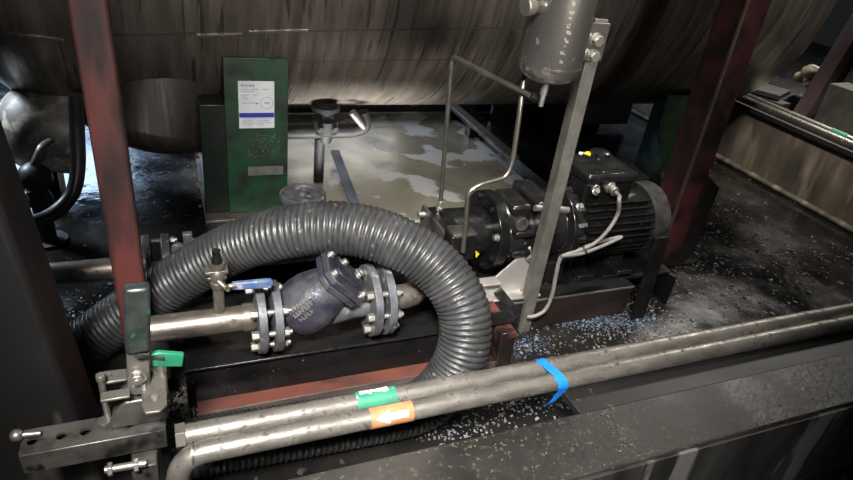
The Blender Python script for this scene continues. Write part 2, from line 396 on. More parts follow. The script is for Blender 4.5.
obj('foot_panel', MB().prism([(f0.x + wpx - .002, yq + .01, 0), (q1.x, yq + .01, 0), (q1.x + .01, yq + .01, q2.z), (f0.x + wpx + .012, yq + .01, q2.z + .05)], (0, .012, 0)), 'plate', t, .002, 'dark foot panel')
obj('foot_flange', MB().bb(f0.x - .01, q1.x, yq - .03, yq + .01, 0, .010), 'black', t, .002)
# near left column
t = thing('support_column', 'broad oily grey column at the left edge behind the perforated arm', 'column', (-.33, 1.08, 0))
obj('column', MB().rings([[Vector((-.195, 1.0, 0)), Vector((-.195, 1.16, 0)), Vector((-.48, 1.16, 0)), Vector((-.48, 1.0, 0))],
                          [Vector((-.275, 1.0, .95)), Vector((-.275, 1.16, .95)), Vector((-.56, 1.16, .95)), Vector((-.56, 1.0, .95))]]), 'column', t, .012)

# ================================================================== GREEN TANK SUPPORTS
def green_support(label, x0, x1, y, ztop, full):
    g = thing('tank_support', label, 'support', ((x0 + x1) / 2, y, 0))
    obj('front_plate', MB().bb(x0, x1, y, y + .014, .012, ztop), 'green', g, .003)
    yb = y + (.50 if full else .10)
    n = [Vector((x0 + .03, y + .014, .012)), Vector((x0 + .03, yb, .012))]
    def top(yy): return TZ - math.sqrt(TR ** 2 - (yy - TY) ** 2) - .001
    ys = [yb - (yb - (y + .06)) * i / 10 for i in range(11)]
    prof_ = n + [Vector((x0 + .03, yy, top(yy))) for yy in ys] + [Vector((x0 + .03, y + .014, min(ztop, top(y + .06))))]
    obj('web', MB().prism(prof_, (-.016, 0, 0)), 'green', g)
    obj('web', MB().prism([p + Vector((x1 - x0 - .03, 0, 0)) for p in prof_], (-.016, 0, 0)), 'green', g)
    if full: obj('side_housing', MB().bb(x0 - .085, x0 + .013, y + .012, y + .13, .012, ztop - .17), 'greendark', g, .004)
    obj('base_plate', MB().bb(x0 - .09, x1 + .02, y - .05, yb + .04, 0, .012), 'galv', g, .002)
    return g
g0 = Py(222, 60, 2.19); g1 = Py(287, 57, 2.19)
gs = green_support('green painted upright tank support bearing a white printed label', .178, .400, 2.19, .612, True)
# the label
def onplate(u, v, e=.0): p = Py(u, v, 2.19 - e); return p
c00 = onplate(235.5, 81.5); c10 = onplate(272.5, 80.5); c11 = onplate(276, 127); c01 = onplate(241.5, 129)
lx0, lx1, lz0, lz1 = (c00.x + c01.x) / 2, (c10.x + c11.x) / 2, (c11.z + c01.z) / 2, (c00.z + c10.z) / 2
tilt = -.012
lab = obj('printed_label', MB().bb(lx0, lx1, 2.1885, 2.19, lz0, lz1), 'paper', gs, label='white label with a blue band')
lw, lh = lx1 - lx0, lz1 - lz0
def lbl(fx, fz): return Vector((lx0 + lw * fx, 2.1883, lz0 + lh * fz))
obj('blue_band', MB().bb(lx0 + .001, lx1 - .001, 2.1878, 2.1886, lz0 + lh * .235, lz0 + lh * .335), 'ink', lab)
obj('logo', text_mesh('kiowa', lbl(.09, .885), (1, 0, 0), (0, 0, 1), lh * .075, lw * .36), 'ink', lab)
mbp = MB()
rows = [(.82, [(.08, .22), (.36, .20), (.66, .16)]), (.775, [(.08, .34)]), (.70, [(.08, .2), (.42, .08)]), (.66, [(.08, .16)]), (.62, [(.08, .22)]),
        (.535, [(.08, .42)]), (.20, [(.10, .8)]), (.155, [(.10, .3), (.5, .35)]), (.11, [(.10, .8)]), (.07, [(.12, .25), (.5, .2)])]
for fz, segs in rows:
    for fx, wd in segs:
        x = fx
        while x < fx + wd:
            dx = random.uniform(.02, .05); mbp.bb(lx0 + lw * x, lx0 + lw * min(x + dx, fx + wd), 2.1880, 2.1886, lz0 + lh * fz, lz0 + lh * (fz + .018)); x += dx + .014
obj('small_print', mbp, 'greyink', lab)['kind'] = 'stuff'
obj('stamp_ring', MB().washer(lbl(.79, .54), (0, -1, 0), .0004, lw * .18, lw * .165, 36), 'greyink', lab)
obj('pointer', MB().prism([lbl(.50, .555), lbl(.50, .515), lbl(.56, .535)], (0, -.0006, 0)), 'ink', lab)
obj('stamp_text', MB().bb(lx0 + lw * .72, lx0 + lw * .86, 2.1880, 2.1886, lz0 + lh * .53, lz0 + lh * .56), 'greyink', lab)
s0 = onplate(248, 167); s1 = onplate(283, 174)
obj('tape_strip', MB().bb(s0.x, s1.x, 2.188, 2.19, s1.z, s0.z), 'tape', gs, label='grimy grey tape strip')
mbp = MB()
for k in range(120):
    p = onplate(random.uniform(248, 280), random.uniform(134, 158)); mbp.box((p.x, 2.1895, p.z), (.0035, .001, .0018), Matrix.Rotation(random.choice((.7, -.7)), 3, 'Y'))
o = obj('embossed_pattern', mbp, 'tape', gs, label='pale raised criss cross mark'); 
g2 = green_support('dim green painted tank support in the shadow behind the motor', 2.30, 2.50, 2.33, .44, False)
obj('gusset', MB().prism([(2.30, 2.20, .012), (2.30, 2.33, .012), (2.30, 2.33, .30)], (.012, 0, 0)), 'green', g2)

# ================================================================== DRAIN VALVE UNDER THE TANK
dv = thing('drain_valve', 'black valve with a sideways pipe hanging beneath the tank', 'valve', (Py(325, 130, 2.45).x, 2.45, 0))
D = lambda u, v: Py(u, v, 2.45)
mb = MB(); c = D(325, 125)
mb.lathe((c.x, 2.45, c.z + .085), (0, 0, -1), [(-.02, .045), (0, .045), (0, .06), (.018, .06), (.018, .035), (.05, .035), (.06, .055), (.115, .055), (.125, .035), (.16, .03)], 20)
obj('body', mb, 'matteblack', dv)
obj('handwheel', MB().cyl(D(320, 118), D(332, 116), .036, 20), 'matteblack', dv, .004)
obj('pipe', MB().tube(fillet([D(286, 132), D(352, 131), D(366, 127), D(362, 112)], .03), .030, 16, False), 'matteblack', dv)
obj('pipe', MB().cyl(Py(352, 112, 2.41), Py(364, 127, 2.41), .016, 12), 'galvdark', dv, label='grey slanted pipe')
k = Pz(320, 206, .01)
obj('outlet_pipe', MB().cyl((c.x - .02, 2.45, c.z - .06), (c.x - .02, 2.45, .004), .022, 14), 'matteblack', dv)
for bx in (-.03, .03): obj('bolt', MB().hexbolt((c.x + bx, 2.40, c.z + .0), (0, -1, 0), .012, .012), 'matteblack', dv)
p0 = Pz(335, 150, .06); p1 = Pz(356, 206, .012)
tag(obj('strut', MB().prism([p0 + Vector((-.02, 0, 0)), p0 + Vector((.02, 0, 0)), p1 + Vector((.02, 0, 0)), p1 + Vector((-.02, 0, 0))], (0, 0, -.012)), 'panel'),
    'flat grey bar lying aslant on the pale floor behind the hose', 'bar')
tag(obj('rear_pipe', MB().cyl((.05, 3.32, .06), (2.4, 3.32, .06), .05, 20), 'black'), 'thick dark pipe running along the floor beyond the tank', 'pipe')

# ================================================================== BEAM AND DARK DECK BEHIND THE PUMP
t = thing('floor_beam', 'dark beam with a pale top bar running away beside the pale floor', 'beam', (1.60, 2.8, 0))
obj('beam', MB().bb(1.585, 1.68, 2.0, 4.6, 0, .075), 'black', t, .004)
obj('top_bar', MB().bb(1.515, 1.575, 2.42, 3.5, .078, .10), 'galv', t, .003)
obj('bracket', MB().bb(1.53, 1.60, 2.9, 2.96, .0, .076), 'black', t)
tag(obj('back_panel', MB().bb(1.72, 2.50, 3.02, 3.05, 0, .275), 'black', None, .003), 'black upright panel in the gap below the tank behind the motor', 'panel')
q0 = Py(584, 96.5, 3.0); q1 = Py(626, 123, 3.0)  # blue grey panel stands in for a pale reflection off the floor
tag(obj('reflection_panel', MB().bb(q0.x, q1.x, 2.985, 3.018, q1.z, min(q0.z + .05, .27)), 'panel', None, .003), 'blue grey panel standing in for the floor reflection below the tank above the motor', 'panel')

# ================================================================== LEFT BACKGROUND
v = thing('steel_vessel', 'small mottled steel vessel with rounded end under the tank at left', 'vessel', (-.3, 2.45, 0))
vc = Py(52, 130, 2.45)
prof = [(-.20 + .12 * (1 - math.cos(a)), .155 * math.sin(a)) for a in [PI / 2 * i / 9 for i in range(10)]] + [(.0, .158), (.03, .158)]
obj('shell', MB().lathe((vc.x + .03, 2.45, vc.z), (1, .08, -.18), prof, 36), 'vessel', v)
obj('cradle', MB().bb(vc.x - .05, vc.x, 2.38, 2.52, 0, vc.z - .14), 'black', v, .004)
t = thing('float_ball', 'black ball with a bent pipe in front of the small vessel', 'float', (Py(35, 178, 2.1).x, 2.1, 0))
c = Py(35, 178, 2.1)
obj('ball', MB().sphere(c, .052), 'rubber', t)
obj('stem', MB().tube([c + Vector((0, 0, .03)), Py(39, 157, 2.1), Py(43, 148, 2.12), Py(50, 143, 2.2)], .016, 12), 'galv', t)
obj('socket', MB().lathe((c.x, 2.1, c.z - .04), (0, 0, -1), [(0, .03), (.03, .04), (.05, .04), (.055, .028), (c.z - .05, .028), (c.z - .05, .06), (c.z - .04, .06)], 20), 'rubber', t)
tag(obj('rubber_hose', MB().tube([Py(76, 95, 1.95), Py(77, 130, 1.95), Py(78, 165, 1.93), Py(73, 192, 1.9), Py(57, 211, 1.86), Py(35, 222, 1.82), Py(8, 228, 1.78), Py(-30, 232, 1.7)], .021, 16), 'rubber'),
    'smooth black hose curving around the black ball at left', 'hose')

# ================================================================== PIPE PARTS
def flange(parent, x, y, z, r, th, nb=4, bore=.03, d=1, bolts=None, ph=PI / 4, bl=.055, name='flange', nut=.0115):
    obj(name, MB().washer((x, y, z), (1, 0, 0), th, r, bore, 48), 'flange', parent, .002)
def bolt_pair(parent, x0, x1, y, z, r, ang, n=.0115):
    py = y - r * math.cos(ang); pz = z + r * math.sin(ang)
    mb = MB(); mb.cyl((x0 - .016, py, pz), (x0, py, pz), n, 6); mb.cyl((x0, py, pz), (x1, py, pz), n * .62, 12); mb.cyl((x1, py, pz), (x1 + .013, py, pz), n, 6); mb.cyl((x1 + .013, py, pz), (x1 + .020, py, pz), n * .55, 10)
    obj('bolt', mb, 'bolt', parent, .0008)
# second line (behind the hose)
Y2 = 1.62
cL = Py(30, 277, Y2); cR = Py(128, 267, Y2); Z2 = (cL.z + cR.z) / 2
t = thing('steel_pipe', 'straight weathered steel pipe at far left leading to the rear flanges', 'pipe', (-.3, Y2, Z2))
fx = Py(147, 258, Y2).x
obj('pipe', MB().cyl((-.62, Y2, Z2), (fx, Y2, Z2), .032, 28), 'pipe', t)
flange(t, fx - .010, Y2, Z2, .088, .022, bore=.031)
for a in (.6, 2.2, -.6): bolt_pair(t, fx - .010, fx + .063, Y2, Z2, .068, a)
t = thing('gate_valve', 'grimy flanged valve with round bonnet half hidden behind the arching hose', 'valve', (.30, Y2, Z2))
flange(t, fx + .040, Y2, Z2, .088, .022, bore=.031)
obj('body', MB().lathe((fx + .06, Y2, Z2), (1, 0, 0), [(0, .034), (.05, .034), (.08, .05), (.13, .05), (.16, .034), (.5, .034)], 28), 'flange', t)
obj('clamp_flange', MB().washer((fx + .175, Y2, Z2), (1, 0, 0), .02, .075, .03, 40), 'flange', t, .002)
bc = Py(303, 191, 1.74)
obj('bonnet', MB().lathe((bc.x, 1.74, bc.z - .20), (0, 0, 1), [(0, .04), (.12, .045), (.14, .062), (.165, .066), (.168, .066)], 32), 'flange', t)
obj('bonnet_cover', MB().lathe((bc.x, 1.74, bc.z - .032), (0, 0, 1), [(0, .066), (.006, .072), (.024, .072), (.028, .066), (.026, .056), (.020, .054), (.022, .02), (.034, .016), (.036, .008)], 36), 'flange', t)
mb = MB()
for k in range(4): mb.box((bc.x - .075, 1.72, bc.z - .055 - .022 * k), (.034 + .008 * (k % 2), .05, .013))
obj('side_lug', mb, 'flange', t, .002)
obj('side_pipe', MB().cyl((fx + .4, Y2, Z2), (bc.x, 1.74, bc.z - .2), .034, 20), 'flange', t)
mb = MB(); p = Py(178, 248, 1.56)
mb.cyl(p, p + Vector((.0, -.02, .004)), .018, 20)
obj('plug', mb, 'flange', t, .002)
obj('tie_rod', MB().cyl(Py(186, 241, 1.54), Py(238, 235, 1.54), .006, 10), 'pipe', t)
obj('rod_clamp', MB().bb(Py(188, 241, 1.54).x - .012, Py(188, 241, 1.54).x + .012, 1.53, 1.55, Z2 + .02, Py(188, 236, 1.54).z + .01), 'flange', t, .002)

# ================================================================== MAIN LINE
Y1 = 1.20; Z1 = .268
xa = Py(163, 327, Y1).x; xf = Py(261, 319, Y1).x
t = thing('steel_pipe', 'bright steel pipe with ball valve stub leading to the blue check valve', 'pipe', (.05, Y1, Z1))
obj('pipe', MB().tube(fillet([(xa - .03, Y1, Z1), (xf, Y1, Z1)], .07, 10), .0305, 28, False), 'pipe', t)
obj('riser', MB().cyl((xa - .022, Y1 + .004, .127), (xa - .022, Y1 + .004, Z1 + .012), .030, 24), 'cowl', t, .003, 'dark upright riser')
obj('weld_bead', MB().washer((Py(190, 325, Y1).x, Y1, Z1), (1, 0, 0), .004, .032, .029, 32), 'pipe', t)
obj('end_collar', MB().washer((Py(243, 318, Y1).x, Y1, Z1), (1, 0, 0), .022, .034, .03, 32), 'pipe', t)
xg = xf - .014
flange(t, xg, Y1, Z1 - .005, .086, .020, bore=.0290)
for a in (PI * .25, -PI * .25, PI * .75, -PI * .75, .0): bolt_pair(t, xg, xg + .056, Y1, Z1 - .005, .067, a)
# ball valve on the stub
bx = Py(219, 300, Y1).x
bvz = lambda v: Py(217, v, Y1).z
t = thing('ball_valve', 'small brass and steel ball valve with a flat blue lever handle', 'valve', (bx, Y1, Z1 + .03))
obj('stub_pipe', MB().cyl((bx, Y1, Z1 + .028), (bx, Y1, bvz(282)), .0125, 18), 'pipe', t)
zb = bvz(270)
mb = MB().lathe((bx, Y1, bvz(286)), (0, 0, 1), [(0, .012), (.0, .017), (.012, .017), (.014, .013), (.022, .019), (.040, .019), (.048, .013), (.05, .017), (.062, .017), (.062, .011)], 16)
obj('body', mb, 'brass', t)
obj('yoke', MB().bb(bx - .026, bx + .022, Y1 - .014, Y1 + .014, zb - .004, zb + .004).bb(bx - .022, bx + .018, Y1 - .012, Y1 + .012, zb - .018, zb - .012), 'brass', t, .001)
obj('stem_cap', MB().cyl((bx, Y1, bvz(262)), (bx, Y1, bvz(255)), .012, 16, .008).cyl((bx, Y1, bvz(255)), (bx, Y1, bvz(250)), .009, 12), 'black', t)
hz0 = Py(232, 286, Y1 - .05); hz1 = Py(271, 283, Y1 - .05)
obj('lever', MB().tube([(bx, Y1 - .015, zb - .02), (bx + .018, Y1 - .035, zb - .03), hz0 + Vector((-.006, 0, 0)), hz0 + Vector((.01, 0, 0))], .006, 10), 'brass', t)
obj('handle', MB().prism([hz0 + Vector((0, -.004, .008)), hz1 + Vector((0, -.004, .010)), hz1 + Vector((.006, -.004, 0)), hz1 + Vector((0, -.004, -.012)), hz0 + Vector((0, -.004, -.010))], (0, .012, 0)), 'blue', t, .003, 'worn blue lever sleeve')
# check valve
cv0 = xg + .038; cv1 = Py(371, 300, Y1).x - .014
t = thing('check_valve', 'dark blue cast iron check valve with bolted tilted cover', 'valve', ((cv0 + cv1) / 2, Y1, Z1 - .08))
flange(t, cv0 - .002, Y1, Z1 - .005, .086, .020, bore=.02)
flange(t, cv1, Y1, Z1 + .006, .092, .020, bore=.02)
bc = Py(316, 299, Y1)
nrm = Vector((.70, -.16, .70)).normalized()
mb = MB().lathe((cv0, Y1, Z1), (1, 0, 0), [(0, .036), (.02, .034), (.05, .045), (cv1 - cv0 - .09, .045), (cv1 - cv0 - .03, .036), (cv1 - cv0 + .01, .036)], 28)
obj('through_pipe', mb, 'flange', t)
base = Vector((bc.x - .008, Y1, Z1 + .028)) - nrm * .02
prof = [(-.074 * math.cos(a), .074 * math.sin(a)) for a in [PI / 2 * i / 8 for i in range(9)]] + [(.03, .072), (.055, .064), (.08, .055), (.095, .055)]
obj('body', MB().lathe(base, nrm, prof, 40), 'cast', t)
ax1 = nrm.cross(Vector((0, 1, 0))).normalized(); ax2 = nrm.cross(ax1).normalized()
cc = base + nrm * .092
def covpoly(s0, s1, ch): return [(-s0, -s1 + ch), (-s0 + ch, -s1), (s0 - ch, -s1), (s0, -s1 + ch), (s0, s1 - ch), (s0 - ch, s1), (-s0 + ch, s1), (-s0, s1 - ch)]
rc = lambda p, h: cc + ax1 * p[0] + ax2 * p[1] + nrm * h
obj('body_flange', MB().prism([rc(p, 0) for p in covpoly(.066, .058, .022)], nrm * .016), 'cast', t, .003)
obj('cover', MB().prism([rc(p, .018) for p in covpoly(.067, .059, .022)], nrm * .018), 'cast', t, .003)
obj('cover_boss', MB().prism([rc(p, .036) for p in covpoly(.035, .026, .008)], nrm * .006), 'cast', t, .002)
for p in ((-.05, -.036), (.05, -.036), (-.05, .036), (.05, .036), (0, -.045)):
    obj('bolt', MB().hexbolt(rc(p, .035), nrm, .0085, .009), 'bolt', t, .0008)
# cast lettering: three raised rows on the cheek facing the viewer
mb = MB()
side = (ax2 if ax2.y < 0 else -ax2)
for r_ in range(3):
    for k in range(9 - 2 * r_):
        ph = .78 - .21 * r_
        off = None
        rad = (side * math.cos(ph) + (ax1 if ax1.z > 0 else -ax1) * math.sin(ph)).normalized()
        tl = (side * -math.sin(ph) + (ax1 if ax1.z > 0 else -ax1) * math.cos(ph)).normalized()
        rr_ = .0655 if True else 0
        tt = -.012 + .0085 * k + .004 * r_
        R_ = math.sqrt(max(.0745 ** 2 - tt ** 2, 0)) if tt < 0 else .0745 - .002 * tt / .03
        p = base + nrm * tt + rad * R_
        rot = Matrix((nrm, rad, tl)).transposed()
        mb.box(p, (.0022, .003, .011), rot); mb.box(p + nrm * .003 + tl * random.choice((-.004, .004, 0)), (.005, .003, .0022), rot)
obj('cast_lettering', mb, 'bolt', t, label='pale raised lettering')
# elbow
xe = cv1 + .036
t = thing('elbow_pipe', 'short bright steel elbow with flange turning towards the pump', 'pipe', (xe + .06, Y1, Z1))
flange(t, xe, Y1, Z1 + .006, .092, .020, bore=.029)
obj('elbow', MB().tube(fillet([(xe, Y1, Z1 + .004), (.566, Y1, Z1 + .004), (.592, Y1 + .17, Z1 - .01)], .06, 10), .032, 28, False), 'pipe', t)
for a in (PI * .25, -PI * .25, PI * .75, -PI * .75, .0): bolt_pair(t, cv1, xe + .02, Y1, Z1 + .006, .072, a)

# ================================================================== CORRUGATED HOSE
hp = [Pd(66, 372, 1.60), Pd(84, 347, 1.60), Pd(120, 318, 1.60), Pd(172, 283, 1.585), Pd(230, 250, 1.55), Pd(288, 232, 1.50), Pd(342, 228, 1.49), Pd(392, 240, 1.49), Pd(433, 264, 1.50),
      Pd(460, 300, 1.50), Pd(465, 338, 1.51), Pd(452, 375, 1.53), Pd(424, 404, 1.545), Pd(388, 424, 1.53), Pd(340, 440, 1.50), Pd(290, 453, 1.465), Pd(235, 466, 1.43), Pd(190, 478, 1.40)]
hp = [Vector((p.x, p.y, max(p.z, .068))) for p in hp]
path = resample(catmull(hp, 24), .00165)
HR = .0655; pitch = .0138; seg = 40
rr = []; up = None; s = 0
for i, p in enumerate(path):
    tn = (path[min(i + 3, len(path) - 1)] - path[max(i - 3, 0)]).normalized()
    if up is None: up = basis(tn)[0]
    up = (up - tn * up.dot(tn)).normalized(); bi = tn.cross(up); s = i * .00165
    ring = []
    for j in range(seg):
        a = 2 * PI * j / seg; w = abs(math.sin(PI * s / pitch + a / 2))
        ring.append(p + (up * math.cos(a) + bi * math.sin(a)) * (HR - .0060 + .0060 * w ** .55))
    rr.append(ring)
tag(obj('corrugated_hose', MB().rings(rr), 'hose', None, 0, None, 80), 'thick grey corrugated suction hose arching over the valves and looping back along the floor', 'hose')

# ================================================================== SKID
sk = thing('skid_frame', 'rust red and black steel skid carrying the pipes, pump and motor', 'frame', (.7, 1.4, 0))
cy = 1.165
obj('channel_web', MB().bb(-.02, .80, cy + .010, cy + .018, 0, .16), 'blackwet', sk, .001)
obj('top_flange', MB().bb(-.02, .86, cy - .002, cy + .05, .155, .163), 'black', sk, .003)
obj('bottom_flange', MB().bb(.0, .80, cy - .030, cy + .012, .040, .050), 'redsteel', sk, .001)
obj('flange_lip', MB().bb(.0, .80, cy - .034, cy - .030, 0, .051), 'liprust', sk, .001)
obj('end_block', MB().bb(.80, .848, cy - .035, cy + .12, 0, .15), 'redsteel', sk, .003)
obj('deck_plate', MB().bb(-.02, .90, cy + .05, 1.50, .118, .126), 'black', sk, .001)
obj('front_rail', MB().bb(.90, 1.395, 1.30, 1.315, 0, .118), 'darkred', sk, .002)
obj('rail_flange', MB().bb(.90, 1.395, 1.296, 1.345, .113, .121), 'black', sk, .001)
obj('rail_edge', MB().bb(.90, 1.395, 1.293, 1.2965, .1135, .120), 'galv', sk)
obj('end_upright', MB().rings([[Vector((x_ + dx, y_ + dy, z_)) for dx, dy in ((0, 0), (.055, 0), (.055, .012), (0, .012))] for x_, y_, z_ in ((1.40, 1.262, 0), (1.425, 1.300, .30))]), 'black', sk, .002)
obj('rear_rail', MB().bb(-.02, 1.60, 1.74, 1.755, 0, .126), 'black', sk, .002)
obj('motor_plate', MB().bb(.90, 1.60, 1.345, 1.74, .110, .121), 'black', sk, .001)
obj('gusset', MB().prism([(1.30, 1.35, .121), (1.42, 1.35, .121), (1.36, 1.50, .121)], (0, 0, .01)), 'black', sk, .001)
obj('end_rail', MB().bb(1.585, 1.60, 1.315, 1.74, 0, .118), 'black', sk, .002)
p = Pz(503, 356, .0)
mb = MB(); mb.cyl((.825, cy - .075, 0), (.825, cy - .075, .06), .006, 10); mb.hexbolt((.825, cy - .075, .012), (0, 0, 1), .013, .014)
obj('anchor_bolt', mb, 'bolt', sk, .001)
obj('anchor_tab', MB().bb(.79, .86, cy - .11, cy - .035, 0, .012), 'redsteel', sk, .001)

# ================================================================== PUMP, GEARBOX, MOTOR
AY, AZ = 1.46, .292
A = lambda u, v, y=AY: Py(u, v, y)
t = thing('pump', 'oily black pump housing with mounting ring at the left end of the drive', 'pump', (.78, AY, .12))
px0, px1, pxr = A(430, 222).x - .0, Py(472, 240, 1.30).x, A(486, 234).x
pxl = .690
obj('housing', MB().bb(pxl, px1, 1.30, 1.51, AZ - .10, .360), 'black', t, .005)
obj('inlet_flange', MB().bb(pxl - .010, pxl, 1.292, 1.518, AZ - .09, .364), 'galvdark', t, .002)
sb0, sb1, sbz = Py(449, 236, 1.27).x, Py(474, 236, 1.27).x, Py(462, 230, 1.27).z
obj('side_box', MB().bb(sb0, sb1, 1.25, 1.302, sbz - .085, sbz - .008), 'black', t, .005)
obj('side_lid', MB().bb(sb0 + .004, sb1 - .004, 1.248, 1.30, sbz - .010, sbz), 'galvdark', t, .002)
obj('mounting_ring', MB().washer((pxr - .02, AY, AZ), (1, 0, 0), .034, .125, .03, 48), 'black', t, .003)
obj('neck', MB().cyl((px1 - .03, AY, AZ), (pxr, AY, AZ), .075, 32), 'black', t)
for a in (.3, 1.1, -.4, -1.1, 1.9):
    obj('bolt', MB().hexbolt((pxr - .02, AY - .108 * math.cos(a), AZ + .108 * math.sin(a)), (-1, 0, 0), .010, .012), 'bolt' if a == .3 else 'black', t, .001)
p = Pz(440, 206, .375)
obj('tube_fitting', MB().cyl((p.x, p.y, .360), (p.x, p.y, .373), .012, 6).cyl((p.x, p.y, .373), (p.x, p.y, .392), .008, 14), 'bolt', t, .001)
mb = MB(); q = A(476, 262, AY - .13)
obj('warning_sticker', MB().prism([Py(475.5, 250, 1.32), Py(479.5, 254, 1.32), Py(476, 258, 1.32)], (0, .002, 0)), 'yellow', t, label='small yellow triangle sticker')
obj('support_leg', MB().bb(px0 + .02, px1 - .02, AY - .06, AY + .06, .121, AZ - .095), 'black', t, .003)
obj('vent_plug', MB().cyl((pxl - .010, 1.49, .345), (pxl - .03, 1.49, .345), .010, 12), 'bolt', t)
# gearbox
t = thing('gearbox', 'black ribbed gearbox with a round plug between pump and motor', 'gearbox', (1.0, AY, .12))
gx0 = pxr + .014; gx1 = A(562, 226).x
prof = [(0, .105), (.02, .112), (.055, .112), (.06, .100), (gx1 - gx0 - .05, .100), (gx1 - gx0 - .04, .125), (gx1 - gx0 - .008, .125), (gx1 - gx0 - .008, .10)]
obj('housing', MB().lathe((gx0, AY, AZ), (1, 0, 0), prof, 40), 'motor', t, .002)
mb = MB(); mb.box((gx0 + .05, AY - .01, AZ + .085), (.07, .13, .06)); mb.box((gx0 + .13, AY, AZ + .085), (.07, .17, .085))
obj('top_housing', mb, 'motor', t, .010)
mb = MB(); mb.box((gx0 + .045, AY - .10, AZ + .045), (.065, .05, .018)); mb.box((gx0 + .045, AY - .105, AZ - .02), (.065, .05, .018)); mb.box((gx0 + .125, AY - .09, AZ + .02), (.055, .06, .13))
obj('rib', mb, 'motor', t, .005)
pp = A(522.5, 225, AY - .122)
obj('plug', MB().cyl(pp + Vector((0, .01, 0)), pp, .021, 24).box(pp + Vector((0, -.001, 0)), (.004, .004, .026)), 'galvdark', t, .001)
obj('coupling_rod', MB().cyl(A(535, 208, AY - .11), A(568, 210, AY - .11), .010, 12), 'bolt', t)
obj('foot', MB().bb(gx0 + .10, gx1 - .02, AY - .09, AY + .09, .121, AZ - .09), 'motor', t, .004)
# lantern bracket (stainless)
t = thing('support_bracket', 'folded stainless steel bracket under the gearbox beside the angle post', 'bracket', (.9, 1.33, .12))
q = [A(470, 288, 1.345), A(496, 277, 1.345), A(531, 247, 1.345), A(531, 302, 1.345), A(503, 308, 1.345), A(468, 312, 1.345)]
q = [Vector((p.x, 1.345, max(p.z, .122))) for p in q]
obj('plate', MB().prism(q, (0, .006, 0)), 'bracket', t, .001)
obj('folded_lip', MB().bb(q[0].x, q[1].x, 1.31, 1.350, q[1].z - .006, q[1].z), 'bracket', t, .001)
obj('base_lip', MB().bb(q[5].x, q[3].x, 1.305, 1.350, .1215, .128), 'bracket', t, .001)
for (u, v_) in ((528, 257), (520, 292)): obj('bolt', MB().hexbolt(A(u, v_, 1.345), (0, -1, 0), .011, .012), 'bolt', t, .001)
b0 = Py(497, 290, 1.30); b1_ = Py(515, 312, 1.29)
obj('strut', MB().box((b0 + b1_) / 2, ((b1_ - b0).length, .008, .03), Matrix.Rotation(math.atan2(-(b1_ - b0).z, (b1_ - b0).x), 3, 'Y')), 'cowl', t, .001)
# motor
mx0 = A(558, 226).x; mx1 = A(633, 214).x; mx2 = A(655, 208).x
t = thing('electric_motor', 'black finned electric motor with terminal box at right of the drive', 'motor', ((mx0 + mx2) / 2, AY, .121))
mb = MB().cyl((mx0 + .02, AY, AZ), (mx1, AY, AZ), .100, 48)
obj('stator', mb, 'motor', t)
for k in range(32):
    a = 2 * PI * k / 32
    if 1.1 < a < 2.0 or 4.2 < a < 5.2: continue
    d = Vector((0, -math.cos(a), math.sin(a))); n_ = Vector((0, math.sin(a), math.cos(a)))
    p0 = Vector((mx0 + .035, AY, AZ)); L_ = mx1 - mx0 - .04
    obj('cooling_fin', MB().prism([p0 + d * .098 - n_ * .0032, p0 + d * .121 - n_ * .0024, p0 + d * .121 + n_ * .0024, p0 + d * .098 + n_ * .0032], (L_, 0, 0)), 'motor', t)
def gear(x, r0, r1, n):
    out = []
    for k in range(n * 4):
        a = 2 * PI * k / (n * 4); r = r1 if k % 4 < 2 else r0
        out.append(Vector((x, AY - r * math.cos(a), AZ + r * math.sin(a))))
    return out
obj('end_shield', MB().rings([gear(mx0 - .012, .085, .085, 16), gear(mx0 - .012, .116, .126, 16), gear(mx0 + .016, .118, .134, 16), gear(mx0 + .030, .105, .116, 16), gear(mx0 + .030, .085, .085, 16)]), 'motor', t)
obj('fan_cowl', MB().lathe((mx1 - .008, AY, AZ), (1, 0, 0), [(0, .112), (0, .121), (.065, .123), (mx2 - mx1 - .03, .118), (mx2 - mx1 - .005, .095), (mx2 - mx1, .06), (mx2 - mx1, .001)], 48), 'cowl', t)
obj('motor_foot', MB().bb(mx0 + .05, mx0 + .11, AY - .11, AY + .11, .121, .145).bb(mx0 + .05, mx0 + .11, AY - .05, AY + .05, .14, AZ - .09), 'motor', t, .003)
obj('motor_foot', MB().bb(mx1 - .09, mx1 - .03, AY - .11, AY + .11, .121, .145).bb(mx1 - .09, mx1 - .03, AY - .05, AY + .05, .14, AZ - .09), 'motor', t, .003)
for (u, v_) in ((579, 207), (595, 192)): obj('lug_bolt', MB().hexbolt(A(u, v_, AY - .1), (0, -.7, .7), .009, .012), 'bolt', t)
tx0, tx1, ty0, ty1, tzt = 1.165, 1.348, 1.395, 1.55, .497
tb = obj('terminal_box', MB().prism([(tx0, ty0, AZ + .085), (tx0, ty0 - .004, tzt - .03), (tx0, ty1, tzt - .03), (tx0, ty1, AZ + .085)], (tx1 - tx0, 0, 0)), 'motor', t, .008)
obj('lid', MB().bb(tx0 - .006, tx1 + .006, ty0 - .012, ty1 + .006, tzt - .034, tzt), 'motor', tb, .010)
bp_ = Pz(600, 154, tzt)
obj('lid_boss', MB().lathe((bp_.x, bp_.y, tzt - .004), (0, 0, 1), [(0, .036), (.012, .034), (.016, .028), (.016, .0)], 28), 'motor', tb)
lz = tzt + .0003
s1_ = [Pz(u, v_, lz) for u, v_ in ((587, 151.5), (591.5, 152), (590, 156), (583, 153.5))]
obj('warning_sticker', MB().prism(s1_, (0, 0, .0012)), 'yellow', tb, label='small yellow warning sticker')
obj('rating_sticker', MB().prism([Pz(u, v_, lz) for u, v_ in ((579.5, 152), (583, 152.5), (582, 155), (578.5, 154.2))], (0, 0, .0012)), 'white', tb, label='tiny white sticker')
gl = Py(611, 188, ty0 - .015)
